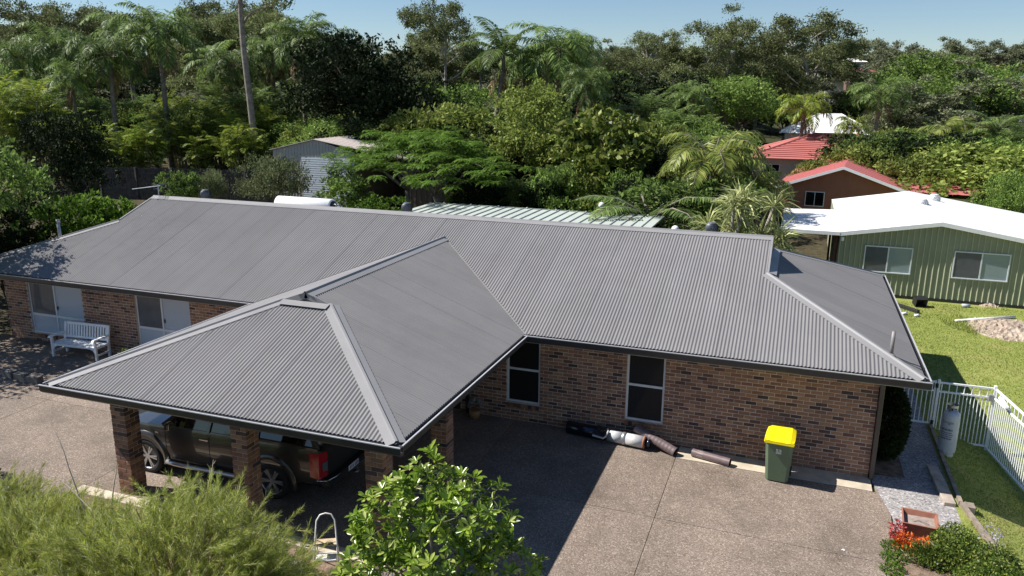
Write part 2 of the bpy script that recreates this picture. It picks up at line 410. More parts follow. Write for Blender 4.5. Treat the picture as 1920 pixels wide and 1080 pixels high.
def wall(name, length, openings, ztop, xform, single=None, seed=1):
    """wall along local x from -length to 0 facing -y"""
    m = MB()
    xs = sorted({-length, 0} | {v for o_ in openings for v in o_[:2]})
    for a, b in zip(xs[:-1], xs[1:]):
        cuts = [(o_[2], o_[3]) for o_ in openings if o_[0] <= (a + b) / 2 <= o_[1]]
        z = -.15
        for c, d in sorted(cuts): m.box(a, b, .005, .11, z, c); z = d
        if z < ztop: m.box(a, b, .005, .11, z, ztop)
    w = m.build(name, M['mortar'], house); w.matrix_local = xform
    rest = MB(); cnt = 0; rnd = random.Random(seed); protos = {}
    allb = list(courses(-length, 0, ztop, openings, seed))
    sel = set()
    if single: sel = set(sorted(range(len(allb)), key=lambda i: single(allb[i]))[:300])
    for i, (a, b, z) in enumerate(allb):
        dy = rnd.uniform(-.0035, .0035); dz = rnd.uniform(-.0015, .0015)
        if i in sel:
            key = round(b - a, 3)
            if key not in protos:
                me = bpy.data.meshes.new('brick'); V, Fc = brick_geo(0, b - a, 0, BH, 0); me.from_pydata(V, [], Fc); me.update(); me.materials.append(M['brick']); protos[key] = me
            o = bpy.data.objects.new('brick', protos[key]); COL.objects.link(o); o.parent = w; o.location = (a, dy, z + dz)
        else: rest.add(*brick_geo(a, b, z + dz, z + BH + dz, dy))
    r = rest.build('brickwork', M['brick'], w); r['kind'] = 'stuff'
    return w
WR = (-5.30, -4.42, .54, 2.31); WL = (-8.26, -7.41, .565, 2.31); WA = (-24.07, -21.88, .55, 2.31); WB = (-19.83, -17.85, .58, 2.31)
ENTRY = (-10.6, -9.5, .1, 2.2)
I4 = Matrix.Identity(4)
wall('front_wall', 25.03, [WR, WL, WA, WB, ENTRY], ZS - .005, I4, single=lambda t: abs(t[0] + .3) , seed=3)
YBW = 8.63
wall('side_wall', YBW - .075, [], ZS - .005, Matrix.Translation((0, YBW, 0)) @ Matrix.Rotation(R_(90), 4, 'Z'), None, 4)
wall('side_wall', YBW - .075, [], ZS - .005, Matrix.Translation((-25.03, .075, 0)) @ Matrix.Rotation(R_(-90), 4, 'Z'), None, 5)
wall('back_wall', 25.03, [(-16, -13, .1, 2.2)], ZS - .005, Matrix.Translation((-25.03, YBW, 0)) @ Matrix.Rotation(R_(180), 4, 'Z'), None, 6)
# entry door recess under the wing
m = MB(); m.box(-10.6, -9.5, .09, .13, .1, 2.2); m.build('entry_door', plain('dark_door', (.06, .035, .025), .5), house)

# --- windows
def screen_mat(name, c, coat=.6):
    n = NT(name); oc = n.coord('Object'); n.col(n.ramp(n.noise(3, 3, oc), [(.3, tuple(v * .85 for v in c)), (.7, tuple(v * 1.15 for v in c))])); n.b.inputs['Coat IOR'].default_value = 1.45
    return n.set(.6, 0, .5, coat)
def blind_mat(name, a, b, freq=40):
    n = NT(name); oc = n.coord('Object'); w = n.n('ShaderNodeTexWave', bands_direction='Z'); w.inputs['Scale'].default_value = freq / 6.283; w.inputs['Distortion'].default_value = .15; n.l(oc, w.inputs['Vector'])
    n.col(n.ramp(w.outputs['Fac'], [(.15, a), (.6, b)])); n.bump(w.outputs['Fac'], .5, .01); return n.set(.35, 0, .5, .8)
M['screen'] = screen_mat('fly_screen', (.075, .082, .098)); M['blind'] = blind_mat('venetian_blind', (.36, .43, .52), (.50, .57, .66), 125)
M['darkglass'] = blind_mat('dark_blind_glass', (.008, .007, .007), (.016, .014, .013), 125); M['darkglass'].node_tree.nodes['Principled BSDF'].inputs['Coat Weight'].default_value = .15; M['darkglass'].node_tree.nodes['Principled BSDF'].inputs['Specular IOR Level'].default_value = .25; M['handle'] = M['black']
def window(x0, x1, z0, z1, kind, parent=house, y=.045, xf=None):
    t = MB(); fw = .045
    t.bbox(x0, x1, y, y + .06, z1 - fw, z1, .004); t.bbox(x0, x1, y - .012, y + .06, z0, z0 + fw, .004)
    t.bbox(x0, x0 + fw, y, y + .06, z0 + fw, z1 - fw, .004); t.bbox(x1 - fw, x1, y, y + .06, z0 + fw, z1 - fw, .004)
    w = t.build('window', M['alu'], parent)
    if xf is not None: w.matrix_local = xf
    def pane(a, b, c, d, mat, yy=.03): m = MB(); m.box(a, b, y + yy, y + yy + .006, c, d); m.build('pane', M[mat], w)
    def bar(a, b, c, d): m = MB(); m.bbox(a, b, y + .004, y + .055, c, d, .003); m.build('rail', M['alu'], w)
    if kind == 'hung':
        zm = z0 + (z1 - z0) * .49
        bar(x0 + fw, x1 - fw, zm - .028, zm + .028); pane(x0 + fw, x1 - fw, z0 + fw, zm - .028, 'darkglass', .02); pane(x0 + fw, x1 - fw, zm + .028, z1 - fw, 'darkglass', .03)
    if kind == 'quad':
        xm = x0 + (x1 - x0) * .47; zt = z0 + .59
        bar(x0 + fw, x1 - fw, zt - .035, zt + .035); bar(xm - .028, xm + .028, zt + .035, z1 - fw); bar(xm - .022, xm + .022, z0 + fw, zt - .035)
        pane(x0 + fw, xm - .028, zt + .035, z1 - fw, 'screen', .015); pane(xm + .028, x1 - fw, zt + .035, z1 - fw, 'blind', .03)
        pane(x0 + fw, xm - .022, z0 + fw, zt - .035, 'blind', .03); pane(xm + .022, x1 - fw, z0 + fw, zt - .035, 'blind', .03)
        m = MB(); m.bbox(xm + .05, xm + .085, y - .002, y + .022, zt + .22, zt + .33, .004); m.build('latch', M['black'], w)
    if kind == 'slide':
        xm = (x0 + x1) / 2
        bar(xm - .025, xm + .025, z0 + fw, z1 - fw); pane(x0 + fw, xm - .025, z0 + fw, z1 - fw, 'screen', .015); pane(xm + .025, x1 - fw, z0 + fw, z1 - fw, 'blueglass', .03)
    return w
n_ = NT('pale_blue_glass'); n_.col((.22, .28, .31)); M['blueglass'] = n_.set(.25, 0, .5, .8)
rs = random.Random(9)
for (a, b, c, d), k in ((WR, 'hung'), (WL, 'hung'), (WA, 'quad'), (WB, 'quad')):
    w = window(a, b, c, d, k)
    m = MB(); n = int((b - a) / .086); st = (b - a) / n                # rowlock sill, tilted bricks on edge
    for i in range(n):
        x = a + st * i; j = rs.uniform(-.004, .004)
        m.add([(x + .005, -.035 + j, c - .125), (x + st - .005, -.035 + j, c - .125), (x + st - .005, .09, c - .10), (x + .005, .09, c - .10),
               (x + .005, -.045 + j, c - .045), (x + st - .005, -.045 + j, c - .045), (x + st - .005, .09, c - .012), (x + .005, .09, c - .012)],
              [(0, 3, 2, 1), (4, 5, 6, 7), (0, 1, 5, 4), (1, 2, 6, 5), (2, 3, 7, 6), (3, 0, 4, 7)])
    m.build('sill', M['brick'], w)

# --- roof: every sheet of corrugated steel is a piece of its own
PITCH_C, AMP, SHEET = .0762, .0105, .762
def plane_sheets(part, O, e, g, smin, smax, lohi, seed=0):
    rmat = M['roof'] if abs(g[1]) > .5 else M['roofx']
    # O eave origin (x,y), e along eave, g up-slope (plan unit vectors); lohi(s) -> (u0,u1) plan distance from eave
    root = bpy.data.objects.new(part, None); COL.objects.link(root); root.parent = house
    rnd = random.Random(seed); ds = PITCH_C / 8; s0 = smin
    while s0 < smax - .01:
        s1 = min(s0 + SHEET, smax); n = max(2, int(round((s1 - s0) / ds))); V = []; Fc = []; lift = rnd.uniform(0, .004) + .002; prev = None
        for i in range(n + 1):
            s = s0 + (s1 - s0) * i / n; lo, hi = lohi(s)
            if hi - lo < .004: prev = None; continue
            h = AMP * math.cos(2 * math.pi * (s - smin) / PITCH_C) + lift
            base = len(V)
            for u in (lo, hi):
                V.append((O[0] + e[0] * s + g[0] * u, O[1] + e[1] * s + g[1] * u, ZE + TS * u + h))
            if prev is not None: Fc.append((prev, base, base + 1, prev + 1))
            prev = base
        if Fc:
            if i >= n and len(V) > 4:          # lap edge: small turned-down lip that throws the dark lap line
                b = len(V); V += [(V[b - 2][0], V[b - 2][1], V[b - 2][2] - .02), (V[b - 1][0], V[b - 1][1], V[b - 1][2] - .02)]
                Fc.append((b - 2, b, b + 1, b - 1))
            mesh('roof_sheet', V, Fc, rmat, root, True)
        s0 = s1
    return root
EPS = .05
def lh_front(x):
    hi = YR - YE
    if x < XL2: hi = min(hi, x - XLE)
    if x > XE - DG: hi = min(hi, XE - x)
    lo = 0
    if XL < x < XR: lo = HW - abs(x - XW) + .04
    return lo, hi
plane_sheets('front_roof', (0, YE), (1, 0), (0, 1), XLE, XE, lh_front, 1)
def lh_back(s):
    x = XE - s; hi = YR - YE
    if x < XL2: hi = min(hi, x - XLE)
    if x > XE - DG: hi = min(hi, XE - x)
    return 0, hi
plane_sheets('back_roof', (XE, YB), (-1, 0), (0, -1), 0, XE - XLE, lh_back, 2)
W_ = YB - YE
plane_sheets('hip_roof', (XE, YE), (0, 1), (-1, 0), 0, W_, lambda s: (0, min(s, W_ - s, DG)), 3)
plane_sheets('hip_roof', (XLE, YB), (0, -1), (1, 0), 0, W_, lambda s: (0, min(s, W_ - s, DL)), 4)
LW = YE - YF
def lh_wr(s):   # s along +y from wing front
    y = YF + s
    hi = HW if y >= YF + DW else y - YF
    lo = max(0, y - YE + .04)
    return lo, hi
plane_sheets('wing_roof', (XR, YF), (0, 1), (-1, 0), 0, LW + HW, lh_wr, 5)
def lh_wl(s):
    y = YF + (LW + HW) - s
    hi = HW if y >= YF + DW else y - YF
    return max(0, y - YE + .04), hi
plane_sheets('wing_roof', (XL, YF + LW + HW), (0, -1), (1, 0), 0, LW + HW, lh_wl, 6)
plane_sheets('wing_roof', (XL, YF), (1, 0), (0, 1), 0, 2 * HW, lambda s: (0, min(s, 2 * HW - s, DW)), 7)

# --- caps, gablets, valleys
NF = Vector((0, -TS, 1)).normalized(); NB = Vector((0, TS, 1)).normalized(); NR = Vector((TS, 0, 1)).normalized(); NL = Vector((-TS, 0, 1)).normalized()
def cap(name, p0, p1, na, nb, w=.17, lift=.018, mat='cap', roll=.03):
    p0 = Vector(p0); p1 = Vector(p1); d = (p1 - p0).normalized()
    sa = na.cross(d); sb = nb.cross(d)
    if sa.dot(nb) > 0: sa = -sa
    if sb.dot(na) > 0: sb = -sb
    up = (na + nb).normalized()
    V = []
    for p in (p0, p1):
        V += [p + sa * w + na * (lift - .012), p + sa * w + na * lift, p + sa * w * .22 + na * lift, p + sa * w * .12 + up * (lift + roll), p + sb * w * .12 + up * (lift + roll), p + sb * w * .22 + nb * lift, p + sb * w + nb * lift, p + sb * w + nb * (lift - .012)]
    n = 8
    return mesh(name, V, [(i, i + 1, n + i + 1, n + i) for i in range(n - 1)], M[mat], house)
XG = XE - DG
cap('ridge_cap', (XL2 - .03, YR, ZR), (XG + .03, YR, ZR), NF, NB, .19)
zg = ZE + TS * DG; zl = ZE + TS * DL
cap('hip_cap', (XE - .03, YE + .03, ZE + .01), (XG, YE + DG, zg), NF, NR, .17)
cap('hip_cap', (XE - .03, YB - .03, ZE + .01), (XG, YB - DG, zg), NB, NR, .17)
cap('hip_cap', (XLE + .03, YE + .03, ZE + .01), (XL2, YE + DL, zl), NF, NL, .17)
cap('hip_cap', (XLE + .03, YB - .03, ZE + .01), (XL2, YB - DL, zl), NB, NL, .17)
zwg = ZE + TS * DW; YG = YF + DW
cap('ridge_cap', (XW, YG - .06, ZW), (XW, YE + HW - .02, ZW), NL, NR, .19)
cap('hip_cap', (XR - .03, YF + .03, ZE + .01), (XR - DW, YG, zwg), NF, NR, .17)
cap('hip_cap', (XL + .03, YF + .03, ZE + .01), (XL + DW, YG, zwg), NF, NL, .17)
def valley(p0, p1, na, nb): 
    p0 = Vector(p0); p1 = Vector(p1); d = (p1 - p0).normalized(); sa = na.cross(d); sb = nb.cross(d)
    if sa.dot(nb) < 0: sa = -sa
    if sb.dot(na) < 0: sb = -sb
    V = []
    for p in (p0, p1): V += [p + sa * .14 - na * .010, p - Vector((0, 0, .02)), p + sb * .14 - nb * .010]
    mesh('valley_tray', V, [(0, 1, 4, 3), (1, 2, 5, 4)], M['roof'], house)
valley((XR, YE, ZE), (XW, YE + HW, ZW), NF, NR); valley((XL, YE, ZE), (XW, YE + HW, ZW), NF, NL)
def gablet(apex, bl, br, out, mat='cap'):
    """triangular gablet face with barge strips; out = outward unit vector"""
    a, l, r = Vector(apex), Vector(bl), Vector(br); o = Vector(out)
    g = mesh('gablet', [l - o * .02, r - o * .02, a - o * .02], [(0, 1, 2)], M[mat], house)
    for p in (l, r):
        d = (p - a).normalized(); q = d.cross(o).normalized()
        if q.z > 0: q = -q
        V = [a + o * .04, p + o * .04, p + o * .04 + q * .13, a + o * .04 + q * .13]; V += [v - o * .05 for v in V]
        mesh('barge', V, [(0, 1, 2, 3), (4, 7, 6, 5), (0, 4, 5, 1), (2, 6, 7, 3), (1, 5, 6, 2)], M['cap'], g)
    V = [l + o * .005 + Vector((0, 0, .02)), r + o * .005 + Vector((0, 0, .02)), r + o * .22 - Vector((0, 0, .045)), l + o * .22 - Vector((0, 0, .045))]
    mesh('apron_flashing', V, [(0, 1, 2, 3)], M['cap'], g)
gablet((XG, YR, ZR + .02), (XG, YE + DG, zg + .02), (XG, YB - DG, zg + .02), (1, 0, 0))
gablet((XL2, YR, ZR + .02), (XL2, YB - DL, zl + .02), (XL2, YE + DL, zl + .02), (-1, 0, 0))
gablet((XW, YG, ZW + .02), (XL + DW, YG, zwg + .02), (XR - DW, YG, zwg + .02), (0, -1, 0))

# --- gutters with a sun glint painted pale along the lip, fascia behind, soffits
def gutter(p0, p1, out, lipmat='lip'):
    p0 = Vector(p0); p1 = Vector(p1); o = Vector(out); up = Vector((0, 0, 1)); V = []
    prof = [(-.02, -.004), (-.02, -.17), (.055, -.165), (.085, -.13), (.10, -.012), (.088, -.012), (.075, -.10), (.0, -.11), (.0, -.03)]
    for p in (p0, p1): V += [p + o * a + up * b for a, b in prof]
    n = len(prof); Fc = [(i, (i + 1) % n, n + (i + 1) % n, n + i) for i in range(n)] + [tuple(range(n)), tuple(range(2 * n - 1, n - 1, -1))]
    g = mesh('gutter', V, Fc, M['gutter'], house)
    V = []
    for p in (p0, p1): V += [p + o * a + up * b for a, b in ((.078, -.013), (.106, -.013), (.106, .004), (.078, .004))]
    mesh('gutter_lip_glint', V, [(i, (i + 1) % 4, 4 + (i + 1) % 4, 4 + i) for i in range(4)] + [(0, 1, 2, 3), (7, 6, 5, 4)], M[lipmat], g)
gz = ZE - .005
gutter((XLE - .1, YE, gz), (XL, YE, gz), (0, -1, 0)); gutter((XR + .0, YE, gz), (XE + .1, YE, gz), (0, -1, 0))
gutter((XE, YE, gz), (XE, YB, gz), (1, 0, 0)); gutter((XE + .1, YB, gz), (XLE - .1, YB, gz), (0, 1, 0)); gutter((XLE, YB, gz), (XLE, YE, gz), (-1, 0, 0))
gutter((XR, YF, gz), (XR, YE - .1, gz), (1, 0, 0)); gutter((XL - .1, YF, gz), (XR + .1, YF, gz), (0, -1, 0)); gutter((XL, YE - .1, gz), (XL, YF, gz), (-1, 0, 0))
m = MB()
m.box(XLE + .01, XE - .01, YE + .01, -.003, ZS, ZS + .012); m.box(XLE + .01, XE - .01, YBW + .003, YB - .01, ZS, ZS + .012)
m.box(.003, XE - .01, -.003, YBW + .003, ZS, ZS + .012); m.box(XLE + .01, -25.033, -.003, YBW + .003, ZS, ZS + .012)
m.box(XL + .01, XR - .01, YF + .01, YE + .009, ZS, ZS + .012)
m.build('soffit', M['soffit'], house)

# --- carport posts: four bricks to a course, each brick a piece
def post(x0, y0, single=True, s=.35):
    z0 = float(T(x0, y0)) - .05
    m = MB(); m.box(x0 + .008, x0 + s - .008, y0 + .008, y0 + s - .008, z0, ZS - .002); p = m.build('post', M['mortar'], house)
    me = {}
    def get(L, W):
        if (L, W) not in me:
            b = MB(); b.bbox(0, L, 0, W, 0, BH, .005); t = bpy.data.meshes.new('brick'); t.from_pydata(b.V, [], b.F); t.update(); t.materials.append(M['brick']); me[(L, W)] = t
        return me[(L, W)]
    z = z0; k = 0; rest = MB(); rr = random.Random(int(x0 * 10))
    while z + BH < ZS:
        c = s - .11 - .01
        L = [(0, 0, .23, .11), (.24, 0, .11, .23), (.12, .24, .23, .11), (0, .12, .11, .23)] if k % 2 == 0 else [(.12, 0, .23, .11), (.24, .12, .11, .23), (0, .24, .23, .11), (0, 0, .11, .23)]
        for (a, b, L_, W_2) in L:
            j = rr.uniform(-.003, .003)
            if single:
                o = bpy.data.objects.new('brick', get(L_, W_2)); COL.objects.link(o); o.parent = p; o.location = (x0 + a + j, y0 + b + j, z)
            else: rest.bbox(x0 + a + j, x0 + a + L_ + j, y0 + b + j, y0 + b + W_2 + j, z, z + BH, .005)
        z += .086; k += 1
    if not single: q = rest.build('brickwork', M['brick'], p); q['kind'] = 'stuff'
    return p
post(-14.14, -6.32); post(-11.31, -6.32); post(-8.52, -6.32); post(-8.52, -3.75, False); post(-14.14, -3.75, False)
# downpipe at the wall corner and one by the porch
m = MB(); m.bbox(.012, .105, -.085, -.012, .02, ZS - .01, .01); m.build('downpipe', plain('brown_downpipe', (.075, .058, .05), .5), house)
m = MB(); m.bbox(-9.33, -9.24, -.1, -.02, .1, ZS - .01, .01); m.build('downpipe', M['dark'], house)
m = MB(); m.bbox(-.52, -.44, -.035, -.004, ZS - .16, ZS - .03, .006); m.build('wall_bracket', M['dark'], house)
# soil stack through the hip roof and vent pipe at the left end
pf = at_z(1671, 663, 2.80); zr_ = ZE + TS * (XE - pf[0])
m = MB(); m.tube([(pf[0], pf[1], zr_ - .05), (pf[0], pf[1], zr_ + .52)], .038, 12).lathe([(.10, 0), (.075, .02), (.045, .06)], 12, (pf[0], pf[1], zr_ - .005)); m.build('vent_pipe', plain('grey_pvc', (.22, .20, .20), .5), house, True)
m = MB(); m.tube([(pf[0], pf[1] - .02, zr_ + .012), (pf[0] + .25, pf[1] - .05, zr_ - .085), (XE + .02, pf[1] - .12, ZE + .02)], .007, 5); m.build('cable', M['black'], house)
m = MB(); m.tube([(-25.52, 2.6, 2.55), (-25.52, 2.6, 3.55)], .055, 10).tube([(-25.52, 2.6, 3.5), (-25.52, 2.6, 3.62)], .07, 10); m.build('vent_pipe', M['galv'], house, True)
# ------------------------------------------------------------------ things on and behind the roof
def turbine(name, label, x, y, z, r, mat, group=None, base=True):
    """spinning roof ventilator: z is the centre of the ball"""
    t = thing(name, label, 'roof vent', (x, y, z - r * 1.3), 0, group)
    m = MB(); m.lathe([(r * .72, -.25), (r * .72, .25 * r), (r * .80, .3 * r)], 16); m.build('throat', mat, t, True)
    n = 18; Z0 = r * .35; Hh = r * 1.55
    for i in range(n):
        a0 = 2 * math.pi * i / n; V = []
        for k in range(7):
            f = k / 6; rr = r * (.70 + .36 * math.sin(math.pi * (.12 + .80 * f))) * (1 if f < .9 else .8); a = a0 + .55 * f
            for da, q in ((0, 1.0), (.30, .90)):
                V.append((rr * q * math.cos(a + da), rr * q * math.sin(a + da), Z0 + Hh * f))
        mesh('vane', V, [(2 * k, 2 * k + 1, 2 * k + 3, 2 * k + 2) for k in range(6)], mat, t, True)
    m = MB(); m.lathe([(r * .70, Z0 + Hh * .98), (r * .60, Z0 + Hh * 1.06), (.02, Z0 + Hh * 1.10)], 16); m.build('dome', mat, t, True)
    return t
M['ventgrey'] = plain('vent_grey', (.13, .14, .16), .45, .3)
for px, py, la in ((385, 361, 'grey turbine vent near the antenna end of the house ridge'), (763, 386, 'grey turbine vent behind the house ridge beside the pale green roof'), (1335, 424, 'grey turbine vent at the gablet end of the house ridge')):
    p = at_y(px, py, 4.95); turbine('turbine_vent', la, p[0], p[1], p[2] - .02, .17, M['ventgrey'], 'turbine vents along the house ridge')
a = at_y(521, 377, 5.1); b = at_y(624, 381, 5.1)
t = thing('water_tank', 'white horizontal solar hot water tank behind the roof ridge', 'water heater', ((a[0] + b[0]) / 2, 5.1, 4.0)); L = (b[0] - a[0]) / 2; zc = (a[2] + b[2]) / 2 - 4.0 - .10
m = MB(); m.tube([(-L, 0, zc), (-L + .04, 0, zc), (L - .04, 0, zc), (L, 0, zc)], [.22, .26, .26, .22], 24); m.build('tank', M['white'], t, True)
m = MB(); m.tube([(L, 0, zc), (L + .03, 0, zc)], .20, 20); m.build('end_cap', M['dark'], t, True)
m = MB(); m.tube([(L + .03, -.05, zc + .1), (L + .14, -.05, zc + .1), (L + .14, -.05, zc - .2)], .02, 8).tube([(L + .03, .1, zc - .05), (L + .10, .1, zc - .05), (L + .10, .1, zc - .3)], .018, 8); m.build('pipework', M['galv'], t)
m = MB(); m.box(-L * .8, -L * .8 + .05, -.2, .2, -.15, zc - .2).box(L * .8 - .05, L * .8, -.2, .2, -.15, zc - .2); m.build('cradle', M['galv'], t)
ax = at_y(292, 352, 4.32)
t = thing('tv_antenna', 'aluminium television antenna on the ridge end', 'antenna', (XL2 + .2, YR, ZR))
m = MB(); m.tube([(0, 0, -.05), (0, 0, .42)], .018, 8); m.build('mast', M['galv'], t)
m = MB(); m.tube([(.1, 0, .38), (-1.05, -.1, .22)], .012, 6); m.build('boom', M['galv'], t)
for k in range(7):
    f = k / 6; x = .08 - .32 * f; z = .38 - .045 * f
    m = MB(); m.tube([(x, -.22 - .1 * f, z + .02), (x, .22 + .1 * f, z + .02)], .007, 5); m.build('element', M['galv'], t)
for zz in (.30, .44):
    m = MB(); m.tube([(.09, -.3, zz), (.09, .3, zz)], .008, 5); m.build('reflector', M['galv'], t)

# ------------------------------------------------------------------ wheelie bin
bx, by = -1.83, -.72
t = thing('wheelie_bin', 'green wheelie bin with yellow lid beside brick wall', 'bin', (bx, by, float(T(bx, by))), R_(-4))
M['bingreen'] = plain('bin_green', (.105, .155, .095), .5, var=.1, scale=3, bump=.08); M['binyellow'] = plain('bin_yellow', (.86, .68, .008), .42, var=.05); M['binrim'] = plain('bin_rim', (.30, .34, .28), .5)
def frustum(m, w0, d0, w1, d1, z0, z1, y0=0, y1=0, c=.05):
    V = []
    for w, d, z, y in ((w0, d0, z0, y0), (w1, d1, z1, y1)):
        for sx, sy in ((-1, -1), (1, -1), (1, 1), (-1, 1)):
            for q in ((0, 1), (1, 0)) if sx * sy > 0 else ((1, 0), (0, 1)): V.append((sx * (w / 2 - c * q[0]), y + sy * (d / 2 - c * q[1]), z))
    n = 8; m.add(V, [tuple(range(n))[::-1], tuple(range(n, 2 * n))] + [(i, (i + 1) % n, n + (i + 1) % n, n + i) for i in range(n)]); return m
m = MB(); frustum(m, .46, .50, .555, .64, .03, .92, .04, 0, .06); m.build('body', M['bingreen'], t)
m = MB(); frustum(m, .585, .68, .59, .69, .92, .975, 0, 0, .05); m.build('rim', M['binrim'], t)
m = MB(); V = []
for (w, y, z) in ((.57, -.37, .985), (.60, -.375, 1.0), (.60, -.20, 1.045), (.59, .0, 1.075), (.57, .20, 1.085), (.55, .32, 1.07), (.53, .345, 1.0)):
    for f in (-.5, -.36, -.18, .18, .36, .5):
        V.append((w * f, y, z - (.045 if abs(f) == .5 else 0) - (.018 if abs(f) < .2 and y < .1 else 0)))
c = 6; m.add(V, [(i * c + k, i * c + k + 1, (i + 1) * c + k + 1, (i + 1) * c + k) for i in range(6) for k in range(5)]); m.add([(-.29, -.372, .93), (.29, -.372, .93), (.29, -.372, .99), (-.29, -.372, .99), (-.29, -.36, .93), (.29, -.36, .93), (.29, -.36, .99), (-.29, -.36, .99)], [(0, 1, 2, 3), (4, 7, 6, 5), (0, 4, 5, 1)])
m.box(-.292, .292, -.34, .34, .978, 1.0); m.build('lid', M['binyellow'], t)
m = MB(); m.tube([(-.22, .37, 1.03), (.22, .37, 1.03)], .017, 8).box(-.22, -.19, .30, .37, .96, 1.04).box(.19, .22, .30, .37, .96, 1.04); m.build('handle', M['bingreen'], t)
for s in (-1, 1):
    m = MB(); m.tube([(s * .20, .27, .10), (s * .26, .27, .10)], .10, 16); m.build('wheel', M['black'], t)
# printed council sticker: two figures and a bar of lettering
m = MB(); yq = lambda z: -(.25 + (.32 - .25) * (z - .03) / .89) + .04 * (1 - (z - .03) / .89) - .004
def decal(x0, x1, z0, z1): m.add([(x0, yq(z0), z0), (x1, yq(z0), z0), (x1, yq(z1), z1), (x0, yq(z1), z1)], [(0, 1, 2, 3)])
for i in range(2):
    x = -.052 + .062 * i; decal(x, x + .028, .775, .80); decal(x + .008, x + .045, .745, .768); decal(x + .03, x + .045, .775, .79)
decal(-.055, .055, .69, .705); decal(-.055, .055, .728, .736)
for i in range(5): decal(-.055 + .024 * i, -.055 + .024 * i + .014, .708, .726)
m.build('sticker', plain('sticker_white', (.6, .65, .66), .5), t)

# ------------------------------------------------------------------ old flue parts lying along the wall
def lying(name, label, a, b, r, mat, cat, rings=0, z=None):
    a = np.array(a); b = np.array(b); c = (a + b) / 2; d = b - a; L = np.linalg.norm(d)
    t = thing(name, label, cat, (c[0], c[1], float(T(c[0], c[1]))), math.atan2(d[1], d[0])); return t, L
M['bluesteel'] = plain('dark_blue_steel', (.05, .06, .085), .22, .85, var=.5, scale=2.5); M['whiteenamel'] = plain('pale_flue_sleeve', (.50, .50, .50), .4, var=.14, scale=10)  # flue tube in dark bluish metal of uneven tone, sleeves pale grey
M['mauvepipe'] = plain('mauve_brown_pipe', (.20, .15, .15), .42, .3, var=.14, scale=9)
t, L = lying('flue_pipe', 'old steel wood heater flue lying against brick wall', (-6.62, -.20), (-4.72, -.42), .15, None, 'flue'); h = L / 2; r = .15
m = MB(); m.tube([(-h, 0, r), (-.02, 0, r)], r, 28); m.build('blue_steel_tube', M['bluesteel'], t, True)
m = MB(); m.tube([(.08, 0, r), (.42, 0, r)], r * .93, 28); m.build('pale_sleeve', M['whiteenamel'], t, True)
m = MB(); m.tube([(.50, 0, r), (h - .03, 0, r)], r * .93, 28); m.build('pale_sleeve', M['whiteenamel'], t, True)
m = MB(); m.tube([(.41, 0, r), (.44, 0, r), (.47, 0, r), (.51, 0, r)], [r * .95, r * 1.02, r * 1.02, r * .95], 28); m.build('joint_band', M['galv'], t, True)
m = MB(); m.tube([(h - .04, 0, r), (h, 0, r)], r * .96, 28); m.build('joint_band', M['terracotta'], t, True)
m = MB(); m.tube([(h, 0, r), (h + .05, 0, r), (h + .06, 0, r), (h + .12, 0, r)], [r * .55, r * .55, r * .68, r * .68], 20); m.build('spigot', M['bluesteel'], t, True)
# square flashing plate with a rolled pale edge, slipped over the tube
m = MB(); m.bbox(-.20, .10, -.20, .16, r * 1.72, r * 1.80, .006); pl = m.build('flashing_plate', M['black'], t); pl.rotation_euler = (R_(24), R_(3), 0); pl.location = (-.02, -.03, .03)
m = MB(); zt = r * 1.80 + .008; m.tube([(-.20, -.19, zt), (.06, -.20, zt), (.10, -.14, zt), (.10, .05, zt)], .022, 8); m.build('rolled_edge', M['whiteenamel'], pl)
m = MB(); m.tube([(-.12, .03, zt), (-.10, -.03, zt + .05), (-.03, -.06, zt + .07), (.03, -.02, zt + .05), (.04, .06, zt)], .014, 8); m.build('collar', M['dark'], pl)
def pipe(name, label, a, b, z0, z1, r, ribs):
    a = Vector((a[0], a[1], z0)); b = Vector((b[0], b[1], z1)); c = Vector((a.x, a.y, float(T(a.x, a.y))))
    t = thing(name, label, 'pipe', c)
    d = (b - a).normalized(); L = (b - a).length; o = a - c
    n = int(L / .022) if ribs else 2; m = MB()
    m.tube([o + d * (L * i / n) for i in range(n + 1)], [r * (1 + (.018 if (i // 2) % 2 else 0)) if ribs else r for i in range(n + 1)], 24, False); m.build('shell', M['mauvepipe'], t, not ribs)
    m = MB(); m.tube([o + d * .004, o + d * (L - .004)], r * .93, 24, False); m.build('lining', M['dark'], t, True)
    if not ribs:
        m = MB(); m.tube([o + d * .12, o + d * .26], r * 1.008, 10, False); m.build('paper_label', plain('label_paper', (.45, .40, .38), .7), t, True)
    return t
pipe('flue_pipe', 'ribbed mauve brown flue pipe leaning against window sill', (-5.0, -.17), (-4.02, -.50), .42, .14, .105, True)
pipe('flue_pipe', 'short plain mauve brown flue pipe lying on driveway edge', (-3.66, -.36), (-2.82, -.56), .14, .13, .09, False)

